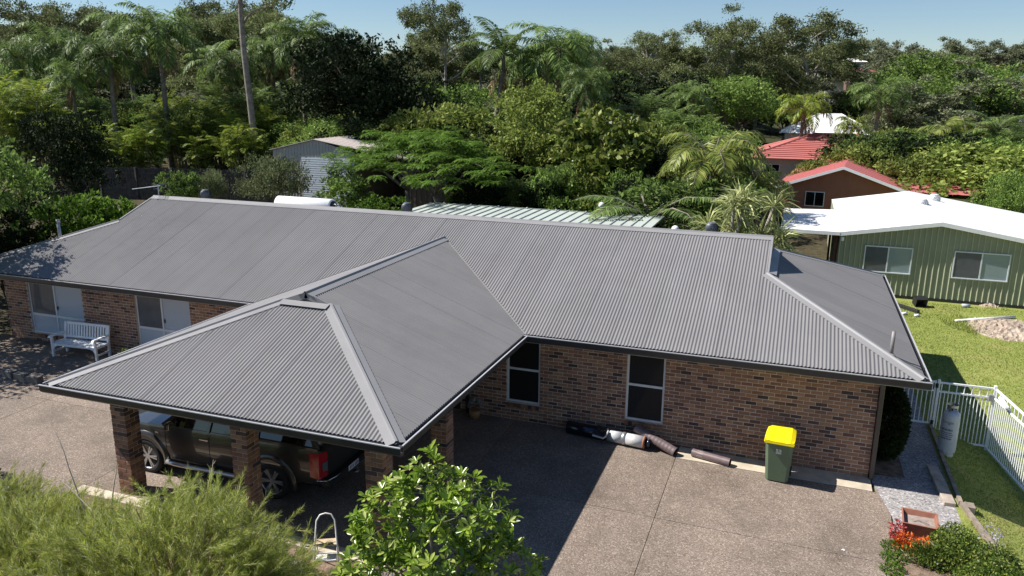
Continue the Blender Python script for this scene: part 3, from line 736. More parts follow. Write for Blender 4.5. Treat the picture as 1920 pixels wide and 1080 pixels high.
# ------------------------------------------------------------------ white slatted bench
cx_, cy_ = -21.43, -.60; zb = float(T(cx_, cy_))
t = thing('garden_bench', 'white slatted timber bench against brick wall', 'bench', (cx_, cy_, zb), R_(4)); W = 1.62
wm = M['whitewood']
for s in (-1, 1):
    x = s * (W / 2 - .035)
    m = MB(); m.bbox(x - .032, x + .032, -.30, -.235, 0, .62, .006); m.build('leg', wm, t)
    m = MB(); m.add([(x - .032, .20, 0), (x + .032, .20, 0), (x + .032, .26, 0), (x - .032, .26, 0), (x - .032, .20, .45), (x + .032, .20, .45), (x + .032, .26, .45), (x - .032, .26, .45), (x - .032, .29, .93), (x + .032, .29, .93), (x + .032, .34, .93), (x - .032, .34, .93)],
                    [(0, 3, 2, 1), (0, 1, 5, 4), (1, 2, 6, 5), (2, 3, 7, 6), (3, 0, 4, 7), (4, 5, 9, 8), (5, 6, 10, 9), (6, 7, 11, 10), (7, 4, 8, 11), (8, 9, 10, 11)]); m.build('leg', wm, t)
    m = MB(); m.prism([(-.37, .605), (-.33, .655), (-.05, .665), (.27, .655), (.27, .62), (-.05, .63), (-.30, .61)], 'x', x - .042, x + .042); m.build('armrest', wm, t)
    m = MB(); m.bbox(x - .025, x + .025, -.235, .20, .14, .19, .005); m.build('stretcher', wm, t)
    m = MB(); m.bbox(x - .025, x + .025, -.235, .20, .36, .42, .005); m.build('side_rail', wm, t)
    m = MB(); m.prism([(x - s * .035, .36), (x - s * .20, .36), (x - s * .10, .325), (x - s * .05, .25), (x - s * .035, .18)], 'y', -.285, -.25); m.build('bracket', wm, t)
m = MB(); m.bbox(-W / 2 + .07, W / 2 - .07, -.295, -.255, .36, .425, .005); m.build('front_rail', wm, t)
for k in range(6):
    y = -.30 + k * .094; m = MB(); m.bbox(-W / 2 + .03 if k else -W / 2 + .068, W / 2 - .03 if k else W / 2 - .068, y, y + .076, .428 - .012 * abs(k - 2), .450 - .012 * abs(k - 2), .004); m.build('seat_slat', wm, t)
def back(z): return .225 + .0 + (z - .45) * .175
m = MB(); m.add([(x, back(z) + d_, z) for x in (-W / 2 + .065, W / 2 - .065) for (z, d_) in ((.86, 0), (.93, 0), (.93, .045), (.86, .045))], [(0, 1, 2, 3), (7, 6, 5, 4), (0, 4, 5, 1), (1, 5, 6, 2), (2, 6, 7, 3), (3, 7, 4, 0)]); m.build('top_rail', wm, t)
m = MB(); m.add([(x, back(z) + d_, z) for x in (-W / 2 + .065, W / 2 - .065) for (z, d_) in ((.47, 0), (.53, 0), (.53, .04), (.47, .04))], [(0, 1, 2, 3), (7, 6, 5, 4), (0, 4, 5, 1), (1, 5, 6, 2), (2, 6, 7, 3), (3, 7, 4, 0)]); m.build('bottom_rail', wm, t)
for k in range(15):
    x = -W / 2 + .125 + k * (W - .25) / 14
    m = MB(); m.add([(x + dx, back(z) + dy, z) for z in (.53, .86) for dx, dy in ((-.027, .008), (.027, .008), (.027, .030), (-.027, .030))], [(0, 3, 2, 1), (4, 5, 6, 7), (0, 1, 5, 4), (1, 2, 6, 5), (2, 3, 7, 6), (3, 0, 4, 7)]); m.build('back_slat', wm, t)

# ------------------------------------------------------------------ white tubular fence and gate
M['fencewhite'] = plain('white_powder_coat', (.84, .85, .86), .35, var=.05)
def fence_panel(root, ax_, ay_, bx_, by_, zb_, zt_, n, double=True, ztop2=None):
    P = lambda f, z: (ax_ + (bx_ - ax_) * f, ay_ + (by_ - ay_) * f, z)
    fm = M['fencewhite']
    for z in ((zt_, zt_ - .23) if double else (zt_,)):
        m = MB(); m.beam(P(0, z), P(1, z), .04, .04); m.build('rail', fm, root)
    m = MB(); m.beam(P(0, zb_ + .03), P(1, zb_ + .03), .04, .04); m.build('rail', fm, root)
    for i in range(n):
        f = (i + .5) / n
        top = zt_ - .02 if i % 2 == 0 else zt_ - .20
        m = MB(); m.tube([P(f, zb_ + .03), P(f, top)], .0125, 6); m.build('picket', fm, root)
fx, fy = 1.72, 3.53
t = thing('side_gate', 'white tubular metal gate closing the gravel side path', 'gate', (0, 0, 0)); 
fence_panel(t, .12, fy, fx - .08, fy, .05, 1.17, 15)
for x in (.10, fx - .07): m = MB(); m.bbox(x - .02, x + .02, fy - .02, fy + .02, .05, 1.20, .004); m.build('stile', M['fencewhite'], t)
for z in (.12, 1.08): m = MB(); m.lathe([(.035, -.05), (.035, .05)], 10, (fx - .035, fy - .03, z)); m.build('hinge', M['black'], t)
t = thing('pool_fence', 'white tubular fence panel beside the gas bottle', 'fence', (0, 0, 0))
fence_panel(t, fx + .03, fy, 2.90, fy, -.36, 1.16, 14)
m = MB(); m.bbox(fx - .03, fx + .03, fy - .03, fy + .03, -.3, 1.24, .005); m.build('post', M['fencewhite'], t)
m = MB(); m.bbox(2.90, 2.96, fy - .03, fy + .03, -.75, 1.24, .005); m.build('post', M['fencewhite'], t)
m = MB(); m.bbox(2.80, 2.90, fy - .07, fy - .02, .86, 1.02, .01); m.build('latch_box', plain('latch_grey', (.25, .25, .27), .5), t)
t = thing('pool_fence', 'white tubular fence running over the lawn towards the garden bed', 'fence', (0, 0, 0))
fence_panel(t, 2.94, fy - .05, 3.36, .9, -.40, 1.16, 26)
fence_panel(t, 3.37, .84, 3.75, -1.7, -.45, 1.12, 26)
for x, y in ((3.365, .87), (3.76, -1.74)): m = MB(); m.bbox(x - .03, x + .03, y - .03, y + .03, -.8, 1.22, .005); m.build('post', M['fencewhite'], t)
m = MB(); m.bbox(2.93, 3.03, 2.55, 3.2, 1.02, 1.10, .02); m.build('gate_closer', M['white'], t)

# ------------------------------------------------------------------ gas bottle
gx_, gy_ = 1.80, 2.05; gz_ = float(T(gx_, gy_))
t = thing('gas_bottle', 'tall white gas bottle standing by the tubular fence', 'gas bottle', (gx_, gy_, gz_ - .03), R_(-25))
m = MB(); m.lathe([(.15, .0), (.155, .03), (.145, .06), (.15, .075), (.178, .11), (.187, .16), (.187, .92), (.183, .98), (.165, 1.04), (.125, 1.085), (.06, 1.10)], 32); m.build('cylinder', plain('gas_bottle_paint', (.50, .52, .56), .45, var=.12, scale=4), t, True)
m = MB()
for k in range(24):
    a0, a1 = 2 * math.pi * k / 24, 2 * math.pi * (k + 1) / 24
    if k % 8 in (0, 1): z0 = 1.06
    else: z0 = 1.19
    m.add([(.115 * math.cos(a), .115 * math.sin(a), z) for a in (a0, a1) for z in (z0, 1.25)], [(0, 2, 3, 1)])
m.build('guard_collar', M['galv'], t); m = MB(); m.tube([(0, 0, 1.09), (0, 0, 1.19)], .02, 10).tube([(-.05, 0, 1.15), (.05, 0, 1.15)], .014, 8); m.build('valve', M['dark'], t)
def curved_text(txt, size, z, parent, mat, ang, r):
    cu = bpy.data.curves.new('lettering', 'FONT'); cu.body = txt; cu.size = size; cu.align_x = 'CENTER'; cu.align_y = 'CENTER'; cu.resolution_u = 2
    ob = bpy.data.objects.new('tmp', cu); COL.objects.link(ob); dg = bpy.context.evaluated_depsgraph_get(); me = bpy.data.meshes.new_from_object(ob.evaluated_get(dg)); bpy.data.objects.remove(ob)
    for v in me.vertices:
        a = ang + v.co.x / r; v.co = ((r + .0025) * math.cos(a), (r + .0025) * math.sin(a), z + v.co.y)
    me.materials.clear(); me.materials.append(mat); return link('lettering', me, mat, parent)
M['ink'] = plain('dark_print', (.06, .07, .10), .6)
curved_text('Origin', .105, .86, t, M['ink'], R_(-92), .187)
m = MB(); rk = random.Random(6)                                   # rows of print too blurred to read: short ink dashes, no words
for z, hh in ((.66, .045), (.60, .022), (.555, .022), (.51, .022), (.45, .035)):
    a_ = R_(-92) - .62
    while a_ < R_(-92) + .60:
        w_ = rk.uniform(.05, .14)
        m.add([(.1895 * math.cos(q), .1895 * math.sin(q), z + dz) for q, dz in ((a_, 0), (a_ + w_, 0), (a_ + w_, hh), (a_, hh))], [(0, 1, 2, 3)]); a_ += w_ + rk.uniform(.03, .07)
m.build('printed_marks', M['ink'], t)

# sleeper on the gravel, pot, stones
def rough_beam(name, label, cat, a, b, w, h, mat, z=0.0):
    a = Vector((*a, z + h / 2)); b = Vector((*b, z + h / 2)); d = b - a; m = MB(); m.bbox(-d.length / 2, d.length / 2, -w / 2, w / 2, -h / 2, h / 2, .008)
    o = m.build(name, mat); o.location = (a + b) / 2; o.rotation_euler = (0, 0, math.atan2(d.y, d.x)); return tag(o, label, cat)
rough_beam('timber_sleeper', 'loose weathered timber sleeper lying on the gravel path', 'timber sleeper', (1.37, 1.05), (1.47, -.68), .22, .075, plain('bleached_timber', (.36, .30, .25), .85, var=.3, scale=5, bump=.4), -.006)
t = thing('planter_pot', 'square terracotta planter box filled with dry soil', 'planter', (.74, -1.98, 0), R_(-4))
m = MB(); w = .29
for s, ax2 in ((-1, 0), (1, 0), (-1, 1), (1, 1)):
    q = [(-w - .02, .30), (w + .02, .30), (w - .05, 0), (-w + .05, 0)]
    V = [(x, s * (w - .05 + .07 * z / .30), z) for x, z in q] + [(x * .9, s * (w - .05 + .07 * z / .30 - .03), z) for x, z in q]
    if ax2: V = [(y, x, z) for x, y, z in V]
    m.add(V, [(0, 1, 2, 3), (7, 6, 5, 4), (0, 4, 5, 1), (1, 5, 6, 2), (2, 6, 7, 3), (3, 7, 4, 0)])
m.build('box', M['terracotta'], t)
mesh('potting_soil', [(-w * .9, -w * .9, .2), (w * .9, -w * .9, .2), (w * .9, w * .9, .21), (-w * .9, w * .9, .19)], [(0, 1, 2, 3)], plain('dry_soil', (.28, .23, .20), .95, var=.3, scale=12, bump=.8), t)
m = MB(); m.tube([(-.1, 0, .2), (-.02, .03, .23), (.1, -.05, .24), (.16, -.04, .22)], .006, 5); m.build('dead_twig', M['bark_dark'], t)
# paver blocks by the left garden edge
for i, (x, y, rz, la) in enumerate(((-20.86, -2.66, .1, 'grey concrete block at the end of the garden edge row'), (-21.35, -2.62, .05, 'grey concrete block second in the garden edge row'), (-21.85, -2.60, -.04, 'grey concrete block third in the garden edge row'))):
    m = MB(); m.bbox(-.2, .2, -.11, .11, 0, .19, .012); o = m.build('concrete_block', plain('block_%d' % i, (.16, .145, .13), .9, var=.25, scale=8, bump=.5)); o.location = (x, y, float(T(x, y)) - .004); o.rotation_euler = (0, 0, rz); tag(o, la, 'concrete block')
# big dark pot at the left corner and the small figure pot in the porch shade
t = thing('garden_pot', 'large dark glazed pot beside the far corner of the house', 'pot', (-26.05, -.45, float(T(-26, -.4))))
m = MB(); m.lathe([(.22, 0), (.30, .1), (.42, .45), (.47, .75), (.50, .80), (.47, .82), (.43, .76), (.05, .70)], 28); m.build('bowl', plain('dark_glaze', (.03, .03, .035), .35), t, True)
t = thing('porch_ornament', 'small pot with pale foliage standing in porch shade', 'pot plant', (-8.98, -.30, float(T(-9, -.3))))
m = MB(); m.lathe([(.09, 0), (.14, .12), (.15, .22), (.13, .23), (.02, .2)], 18); m.build('pot', plain('ochre_pot', (.30, .16, .07), .6), t, True)
V, F_ = [], []; rr = np.random.default_rng(3)
for i in range(120):
    d = rr.normal(size=3); d[2] = abs(d[2]); d /= np.linalg.norm(d); p = np.array([0, 0, .32]) + d * .13; s = np.cross(d, rr.normal(size=3)); s /= np.linalg.norm(s); b = len(V)
    V += [p, p + d * .04 + s * .02, p + d * .08, p + d * .04 - s * .02]; F_.append((b, b + 1, b + 2, b + 3))
M['silverleaf'] = leafmat('silver_leaf', [(0, (.25, .28, .27)), (.6, (.38, .40, .40)), (1, (.5, .5, .52))], .15)
mesh('foliage', V, F_, M['silverleaf'], t)

# ------------------------------------------------------------------ step ladder by the carport
t = thing('step_ladder', 'small white metal step ladder standing in the front garden', 'step ladder', (-8.93, -6.98, .09), R_(28))
wt = plain('ladder_white', (.72, .71, .70), .4)
pts = [(-.21, -.28, 0), (-.185, -.08, .42), (-.165, .05, .72), (-.15, .10, .86), (-.09, .135, .945), (0, .145, .965), (.09, .135, .945), (.15, .10, .86), (.165, .05, .72), (.185, -.08, .42), (.21, -.28, 0)]
m = MB(); m.tube(pts, .0135, 10); m.build('front_frame', wt, t, True)
for s in (-1, 1): m = MB(); m.tube([(s * .165, .02, .66), (s * .17, .16, .35), (s * .18, .30, 0)], .011, 8); m.build('rear_leg', wt, t, True)
m = MB(); m.tube([(-.175, .24, .15), (.175, .24, .15)], .009, 8); m.build('rear_brace', wt, t)
for z, y0, mat in ((.24, -.17, wt), (.47, -.07, plain('timber_tread', (.52, .40, .27), .7))):
    m = MB(); m.bbox(-.17, .17, y0, y0 + .20, z, z + .025, .006); m.build('tread', mat, t)
m = MB(); m.tube([(-.33, -.10, .51), (.12, -.05, .51)], .012, 8); m.build('tool_handle', M['dark'], t)

# ------------------------------------------------------------------ bits on the far lawn
p = on_t(1728, 578); t = thing('plastic_crate', 'black open plastic box lying on the lawn near the green shed', 'crate', p, .3)
m = MB(); m.box(-.22, .22, -.16, -.14, 0, .30).box(-.22, .22, .14, .16, 0, .30).box(-.22, -.20, -.14, .14, 0, .30).box(-.22, .22, -.16, .16, .30, .32); m.build('shell', M['black'], t); t.rotation_euler = (R_(-75), 0, .3); t.location = (p[0], p[1] + .1, p[2] + .17)
m = MB(); m.bbox(.20, .22, -.14, .14, 0, .30, .004); m.build('side', plain('grey_side', (.2, .2, .2), .6), t)
a = on_t(1680, 574); b = on_t(1722, 588); t = thing('drain_channel', 'black plastic drain channel lying on the lawn', 'drain', (a + b) / 2, math.atan2(b[1] - a[1], b[0] - a[0])); L = np.linalg.norm(b - a)
m = MB(); m.bbox(-L / 2, L / 2, -.06, .06, .0, .13, .008); m.build('channel', M['black'], t)
for k in range(14): m = MB(); x = -L / 2 + (k + .5) * L / 14; m.box(x - .012, x + .012, -.066, .066, -.002, .137); m.build('rib', plain('chan', (.05, .05, .052), .6) if k == 0 else bpy.data.materials['chan'], t)
a = on_t(1791, 604); b = on_t(1902, 597); m = MB(); d = Vector(b - a); m.tube([(0, 0, .05), tuple(np.array(d) + (0, 0, .06))], .05, 12); o = m.build('pvc_pipe', M['white'], None, True); o.location = a; tag(o, 'long white plastic pipe lying beside the soil mound', 'pipe')
p = on_t(1803, 576); m = MB(); m.tube([(0, 0, .07), (.28, .05, .07)], .07, 14); o = m.build('pipe_offcut', plain('bluegrey_pvc', (.40, .44, .48), .5), None, True); o.location = p; tag(o, 'short grey pipe offcut on grass below the shed', 'pipe')
for px, py, la in ((1714, 594, 'white plastic fitting on lawn beside the drain channel end'), (1691, 590, 'white plastic scrap on lawn under the house eave')):
    p = on_t(px, py); m = MB(); m.tube([(0, 0, .05), (.1, .02, .06), (.15, .1, .06)], .05, 8); o = m.build('pvc_fitting', M['white'], None, True); o.location = p; tag(o, la, 'pipe fitting')
def mound(name, label, px0, px1, py, h, dep, seed):
    a = on_t(px0, py); b = on_t(px1, py); c = (a + b) / 2; W = np.linalg.norm(b - a) / 2; rr = np.random.default_rng(seed); n = 34; V = []; Fc = []
    for i in range(n):
        for j in range(n):
            u, v = i / (n - 1) * 2 - 1, j / (n - 1) * 2 - 1; r = math.hypot(u, v); hh = h * max(0, 1 - r ** 1.6) * (.75 + .25 * math.sin(5 * u + seed) * math.cos(4 * v)) + (rr.normal(0, .025) if r < .97 else 0)
            x, y = c[0] + u * W, c[1] + v * dep; V.append((x - c[0], y - c[1], float(T(x, y)) - c[2] + (hh if r < 1 else -.03)))
    for i in range(n - 1):
        for j in range(n - 1): Fc.append((i * n + j, (i + 1) * n + j, (i + 1) * n + j + 1, i * n + j + 1))
    o = mesh(name, V, Fc, M['rubble'], None, False); o.location = c; return tag(o, label, 'soil mound')
mound('soil_mound', 'large heap of pale soil and rubble on the lawn', 1822, 1960, 618, .21, 1.6, 2)
mound('soil_mound', 'small heap of pale soil against the green shed wall', 1832, 1872, 571, .22, .5, 5)
p = at_z(1490, 1024, 0.02)
m = MB(); m.add([(0, 0, .004), (.05, -.02, .006), (.07, .01, .004), (.03, .03, .012)], [(0, 1, 2, 3)]); o = m.build('paper_scrap', M['white']); o.location = (float(at_z(1577, 1032, .0)[0]), float(at_z(1577, 1032, 0)[1]), .012); tag(o, 'small white paper scrap lying on the driveway', 'litter')
# ------------------------------------------------------------------ dark grey dual cab ute with canopy, nose towards -x, its left side towards the camera
CX, CYc, CZ = -12.55, -4.53, float(T(-12.5, -4.5))
car = thing('parked_ute', 'dark grey dual cab ute with canopy parked under the carport', 'car', (CX, CYc, CZ))
n_ = NT('grey_car_paint'); n_.col(n_.ramp(n_.noise(2, 3), [(.3, (.050, .048, .047)), (.7, (.060, .057, .055))])); M['paint'] = n_.set(.32, .55, .5, 1.0)
n_ = NT('car_glass'); n_.col((.006, .007, .008)); M['carglass'] = n_.set(.06, 0, .6, .6)
M['rubber'] = plain('tyre_rubber', (.014, .014, .015), .8); M['alloy'] = plain('alloy_wheel', (.55, .55, .56), .3, .8, var=.06); M['chrome'] = plain('chrome', (.7, .7, .72), .15, 1.0, var=.03)
n_ = NT('tail_light'); n_.col((.36, .006, .010)); M['tail'] = n_.set(.15, 0, .5, 1.0)
WR_, WF_ = 1.40, -1.70; WRAD = .385; HB = .925                     # rear / front axle x, half width
# body: cross-sections along x (x, half width at belt, sill z, belt z)
SEC = [(-2.72, .70, .46, .80), (-2.66, .80, .42, .96), (-2.45, .88, .36, 1.04), (-2.0, .915, .34, 1.10), (-1.3, .925, .34, 1.14), (-1.15, .925, .34, 1.15), (0.0, .925, .34, 1.17), (.75, .925, .34, 1.18), (1.0, .925, .36, 1.19), (2.0, .92, .40, 1.20), (2.42, .90, .44, 1.20), (2.52, .86, .48, 1.16)]
def ring(x, w, z0, z1):
    h = z1 - z0; r = [(w * .88, z0), (w * .97, z0 + .10 * h), (w * 1.0, z0 + .38 * h), (w * 1.0, z0 + .62 * h), (w * .985, z0 + .86 * h), (w * .945, z1), (w * .55, z1 + .025)]
    return [(x, -y, z) for y, z in r] + [(x, y, z) for y, z in r[::-1]]
m = MB(); V = []
for s in SEC: V += ring(*s)
n = 14; m.add(V, [(i * n + k, i * n + (k + 1) % n, (i + 1) * n + (k + 1) % n, (i + 1) * n + k) for i in range(len(SEC) - 1) for k in range(n)] + [tuple(range(n)), tuple(range((len(SEC) - 1) * n, len(SEC) * n))])
body = m.build('body', M['paint'], car, True)
# wheel housings cut with booleans so the arches are open
for x in (WF_, WR_):
    c = MB(); c.tube([(x, -1.2, WRAD + .01), (x, -.62, WRAD + .01)], .47, 32); c.tube([(x, .62, WRAD + .01), (x, 1.2, WRAD + .01)], .47, 32); cu = c.build('cutter', M['black'])
    md = body.modifiers.new('arch', 'BOOLEAN'); md.object = cu; md.operation = 'DIFFERENCE'; md.solver = 'EXACT'
    bpy.context.view_layer.update(); dg = bpy.context.evaluated_depsgraph_get(); nm = bpy.data.meshes.new_from_object(body.evaluated_get(dg)); body.modifiers.clear(); body.data = nm; bpy.data.objects.remove(cu)
    for s in (-1, 1):                                              # flared arch lips
        m = MB(); V = []
        for k in range(15):
            a = math.pi * (-.06 + 1.12 * k / 14)
            for r, y in ((.465, .915), (.475, .955), (.545, .955), (.575, .918)): V.append((x + r * math.cos(a), s * y, WRAD + .01 + r * math.sin(a)))
        m.add(V, [(i * 4 + k, i * 4 + k + 1, (i + 1) * 4 + k + 1, (i + 1) * 4 + k) for i in range(14) for k in range(3)]); m.build('wheel_arch', M['paint'], car, True)
body.data.polygons.foreach_set('use_smooth', [True] * len(body.data.polygons))
try: body.data.set_sharp_from_angle(angle=R_(28))
except Exception: pass
def house_shape(x, w): return [(x, -w, 0), (x, w, 0)]
# cabin (greenhouse) and canopy: glass band with painted roof and pillars
def cab(name, pts_low, pts_top, wl, wt, zl, zt, mat):
    m = MB(); (xa, xb), (xc, xd) = pts_low, pts_top
    m.add([(xa, -wl, zl), (xb, -wl, zl), (xb, wl, zl), (xa, wl, zl), (xc, -wt, zt), (xd, -wt, zt), (xd, wt, zt), (xc, wt, zt)], [(0, 3, 2, 1), (4, 5, 6, 7), (0, 1, 5, 4), (1, 2, 6, 5), (2, 3, 7, 6), (3, 0, 4, 7)]); return m.build(name, mat, car)
cab('cabin_glass', (-1.22, .98), (-.50, .78), .868, .70, 1.14, 1.68, M['carglass'])
m = MB(); m.bbox(-.56, .86, -.71, .71, 1.67, 1.745, .03); m.build('cabin_roof', M['paint'], car)
for s in (-1, 1):
    for (a, b, w) in (((-1.24, .878, 1.15), (-.52, .71, 1.70), .07), ((-.10, .880, 1.15), (-.02, .71, 1.70), .075), ((.90, .880, 1.15), (.76, .71, 1.70), .12)):
        m = MB(); m.beam((a[0], s * a[1], a[2]), (b[0], s * b[1], b[2]), w, .035, (0, s, 0)); m.build('pillar', M['paint'], car)
cab('canopy_glass', (1.03, 2.46), (1.05, 2.22), .882, .72, 1.20, 1.66, M['carglass'])
m = MB(); m.bbox(.98, 2.28, -.735, .735, 1.64, 1.755, .035); m.build('canopy_roof', M['paint'], car)
for s in (-1, 1):
    for (a, b, w) in (((1.05, .89, 1.2), (1.05, .73, 1.68), .16), ((2.44, .87, 1.2), (2.20, .73, 1.68), .13)):
        m = MB(); m.beam((a[0], s * a[1], a[2]), (b[0], s * b[1], b[2]), w, .035, (0, s, 0)); m.build('pillar', M['paint'], car)
    m = MB(); m.bbox(.98, 2.47, s * .885 - .02, s * .885 + .02, 1.185, 1.25, .01); m.build('canopy_rail', M['paint'], car)
    m = MB(); m.tube([(-1.12, s * .99, .40), (-.9, s * 1.0, .385), (.75, s * 1.0, .385), (.95, s * .99, .40)], .048, 12); m.build('side_step', M['alloy'], car, True)
    m = MB(); m.bbox(-1.02, -.90, s * 1.0 - .10, s * 1.0 + .09, 1.13, 1.30, .035); mi = m.build('mirror', M['paint'], car)
    m = MB(); m.bbox(-.905, -.895, s * 1.0 - .08, s * 1.0 + .07, 1.15, 1.28, .003); m.build('mirror_glass', M['chrome'], mi)
    for x in (-.18, .80):
        m = MB(); m.bbox(x - .11, x + .11, s * .93 - .012, s * .93 + .012, .985, 1.02, .008); m.build('door_handle', M['chrome'], car)
    for x in (-1.16, -.06, .93):
        m = MB(); m.box(x - .004, x + .004, s * .9265 - .003, s * .9265 + .003, .45, 1.13); m.build('door_gap', M['black'], car)
    m = MB(); m.bbox(-1.42, -1.33, s * .925 - .008, s * .925 + .008, .96, .995, .006); m.build('side_indicator', plain('amber_white', (.7, .62, .5), .3), car)
    m = MB(); m.add([(2.28, s * .915, 1.14), (2.31, s * .945, .66), (2.50, s * .93, .62), (2.57, s * .73, .66), (2.57, s * .72, 1.14), (2.50, s * .90, 1.15)] + [(2.25, s * .80, 1.12), (2.28, s * .80, .68), (2.35, s * .75, .68), (2.4, s * .7, .7), (2.4, s * .7, 1.1), (2.3, s * .75, 1.1)],
                    [(0, 1, 2, 5), (5, 2, 3, 4), (0, 6, 7, 1), (1, 7, 8, 2), (2, 8, 9, 3), (3, 9, 10, 4), (4, 10, 11, 5), (5, 11, 6, 0)]); tl = m.build('tail_light', M['tail'], car)
    m = MB(); m.add([(2.532, s * .85, .93), (2.534, s * .85, .76), (2.578, s * .745, .76), (2.578, s * .74, .95)], [(0, 1, 2, 3)]); m.build('reverse_lens', M['chrome'], tl)
    m = MB(); m.bbox(-2.60, -2.42, s * .78 - .10, s * .78 + .10, .80, .98, .03); m.build('headlight', M['chrome'], car)
# tailgate, bumper, plate, tow hitch
m = MB(); m.bbox(2.50, 2.545, -.72, .72, .66, 1.17, .015); m.build('tailgate', M['paint'], car)
m = MB(); m.bbox(2.54, 2.552, -.13, .13, 1.0, 1.06, .01); m.build('tailgate_handle', M['dark'], car)
m = MB(); m.bbox(2.46, 2.68, -.88, .88, .44, .58, .04); m.build('rear_bumper', M['dark'], car)
m = MB(); m.tube([(2.44, -.92, .585), (2.62, -.86, .59), (2.69, -.62, .595), (2.69, -.36, .595)], .012, 8); m.build('bumper_trim', M['chrome'], car, True)
m = MB(); m.bbox(2.66, 2.80, -.04, .04, .36, .42, .01).tube([(2.78, 0, .42), (2.78, 0, .47)], .012, 8).lathe([(.005, .46), (.025, .47), (.025, .495), (.005, .51)], 12, (2.78, 0, 0)); m.build('tow_hitch', M['chrome'], car)
m = MB(); m.bbox(2.685, 2.695, -.19, .19, .49, .60, .003); pl_ = m.build('number_plate', plain('plate_white', (.62, .64, .70), .4), car); 
m = MB()                                                          # plate characters too blurred to read: six dark strokes
for k in range(6):
    y = -.145 + k * .052 + (.02 if k > 2 else 0); m.box(2.6955, 2.6975, y, y + .026, .515, .58)
m.build('plate_marks', plain('plate_maroon', (.16, .02, .05), .5), pl_)
def wheel(x, s):
    w = bpy.data.objects.new('wheel', None); COL.objects.link(w); w.parent = car; w.location = (x, s * .815, WRAD); w.rotation_euler = (0, 0, 0 if s < 0 else math.pi)
    m = MB(); V = []; prof = [(.265, -.10), (.29, -.125), (.35, -.125), (.378, -.105), (.385, -.05), (.385, .05), (.378, .105), (.35, .125), (.29, .125), (.265, .10)]
    N = 36
    for r, y in prof:
        for k in range(N): a = 2 * math.pi * k / N; V.append((r * math.cos(a), y, r * math.sin(a)))
    m.add(V, [(i * N + k, i * N + (k + 1) % N, (i + 1) * N + (k + 1) % N, (i + 1) * N + k) for i in range(len(prof) - 1) for k in range(N)]); m.build('tyre', M['rubber'], w, True)
    m = MB()
    m.tube([(0, -.115, 0), (0, -.10, 0), (0, .08, 0)], [.268, .255, .25], 36, False); m.tube([(0, -.10, 0), (0, -.06, 0)], .06, 16)
    for k in range(6):
        a = 2 * math.pi * k / 6
        for da in (-.13, .13):
            m.beam((.05 * math.cos(a + da), -.085, .05 * math.sin(a + da)), (.255 * math.cos(a + da * .9), -.10, .255 * math.sin(a + da * .9)), .032, .03, (0, 1, 0))
    m.build('rim', M['alloy'], w)
    m = MB(); m.tube([(0, -.03, 0), (0, 0, 0)], .24, 24); m.build('brake_disc', M['dark'], w)
for x in (WF_, WR_):
    for s in (-1, 1): wheel(x, s)
m = MB(); m.box(-2.5, 2.4, -.62, .62, .28, .45); m.build('underbody', M['black'], car)
# ------------------------------------------------------------------ pale green patio roof behind the house
pz = 2.95; pa = at_z(806, 381, pz); pb = at_z(1245, 407, pz); pc = at_z(1220, 429, pz)
x0, x1, y1, y0 = pa[0], pb[0], (pa[1] + pb[1]) / 2, 9.3
t = thing('patio_roof', 'pale green ribbed steel patio roof behind the house ridge', 'patio roof', (x0, y0, float(T(x0, y0)))); oz = float(T(x0, y0))
n = int((x1 - x0) / .40)
for i in range(n):
    a, b = i * (x1 - x0) / n, (i + 1) * (x1 - x0) / n; m = MB(); m.box(a + .001, b - .001, 0, y1 - y0, pz - oz - .02, pz - oz); pn = m.build('panel', M['palegreenroof'], t)
    m = MB(); m.prism([(b - .045, pz - oz), (b - .02, pz - oz + .045), (b + .01, pz - oz + .045), (b + .02, pz - oz)], 'y', 0, y1 - y0); m.build('seam', M['palegreenroof'], pn)
m = MB(); m.box(-.05, x1 - x0 + .05, y1 - y0, y1 - y0 + .09, pz - oz - .15, pz - oz + .03); m.build('gutter', plain('patio_gutter', (.22, .25, .23), .5), t)
for k in range(8):
    x = (k + .5) * (x1 - x0) / 8; m = MB(); m.bbox(x - .02, x + .02, y1 - y0 - .02, y1 - y0 + .1, pz - oz + .032, pz - oz + .06, .004); m.build('bracket', M['white'], t)
for x in (.1, (x1 - x0) * .5, x1 - x0 - .1):
    m = MB(); m.box(x - .05, x + .05, y1 - y0 - .12, y1 - y0 - .02, float(T(x0 + x, y1)) - oz - .05, pz - oz - .02); m.build('post', M['palegreenroof'], t)
def globe(px, py, y, la):
    p = at_y(px, py, y); zg_ = float(T(p[0], y)); t = thing('globe_lamp', la, 'garden lamp', (p[0], y, zg_))
    m = MB(); m.tube([(0, 0, 0), (0, 0, p[2] - zg_ - .1)], .03, 8); m.build('pole', M['black'], t)
    m = MB(); m.lathe([(.02, -.14)] + [(.14 * math.sin(a), -.14 * math.cos(a)) for a in np.linspace(.3, 2.9, 9)] + [(.01, .14)], 16, (0, 0, p[2] - zg_)); m.build('globe', M['white'], t, True)
globe(1128, 385, 16.5, 'white globe garden lamp by the back fence planting'); globe(1266, 430, 11.5, 'white globe garden lamp at the corner of the patio roof')

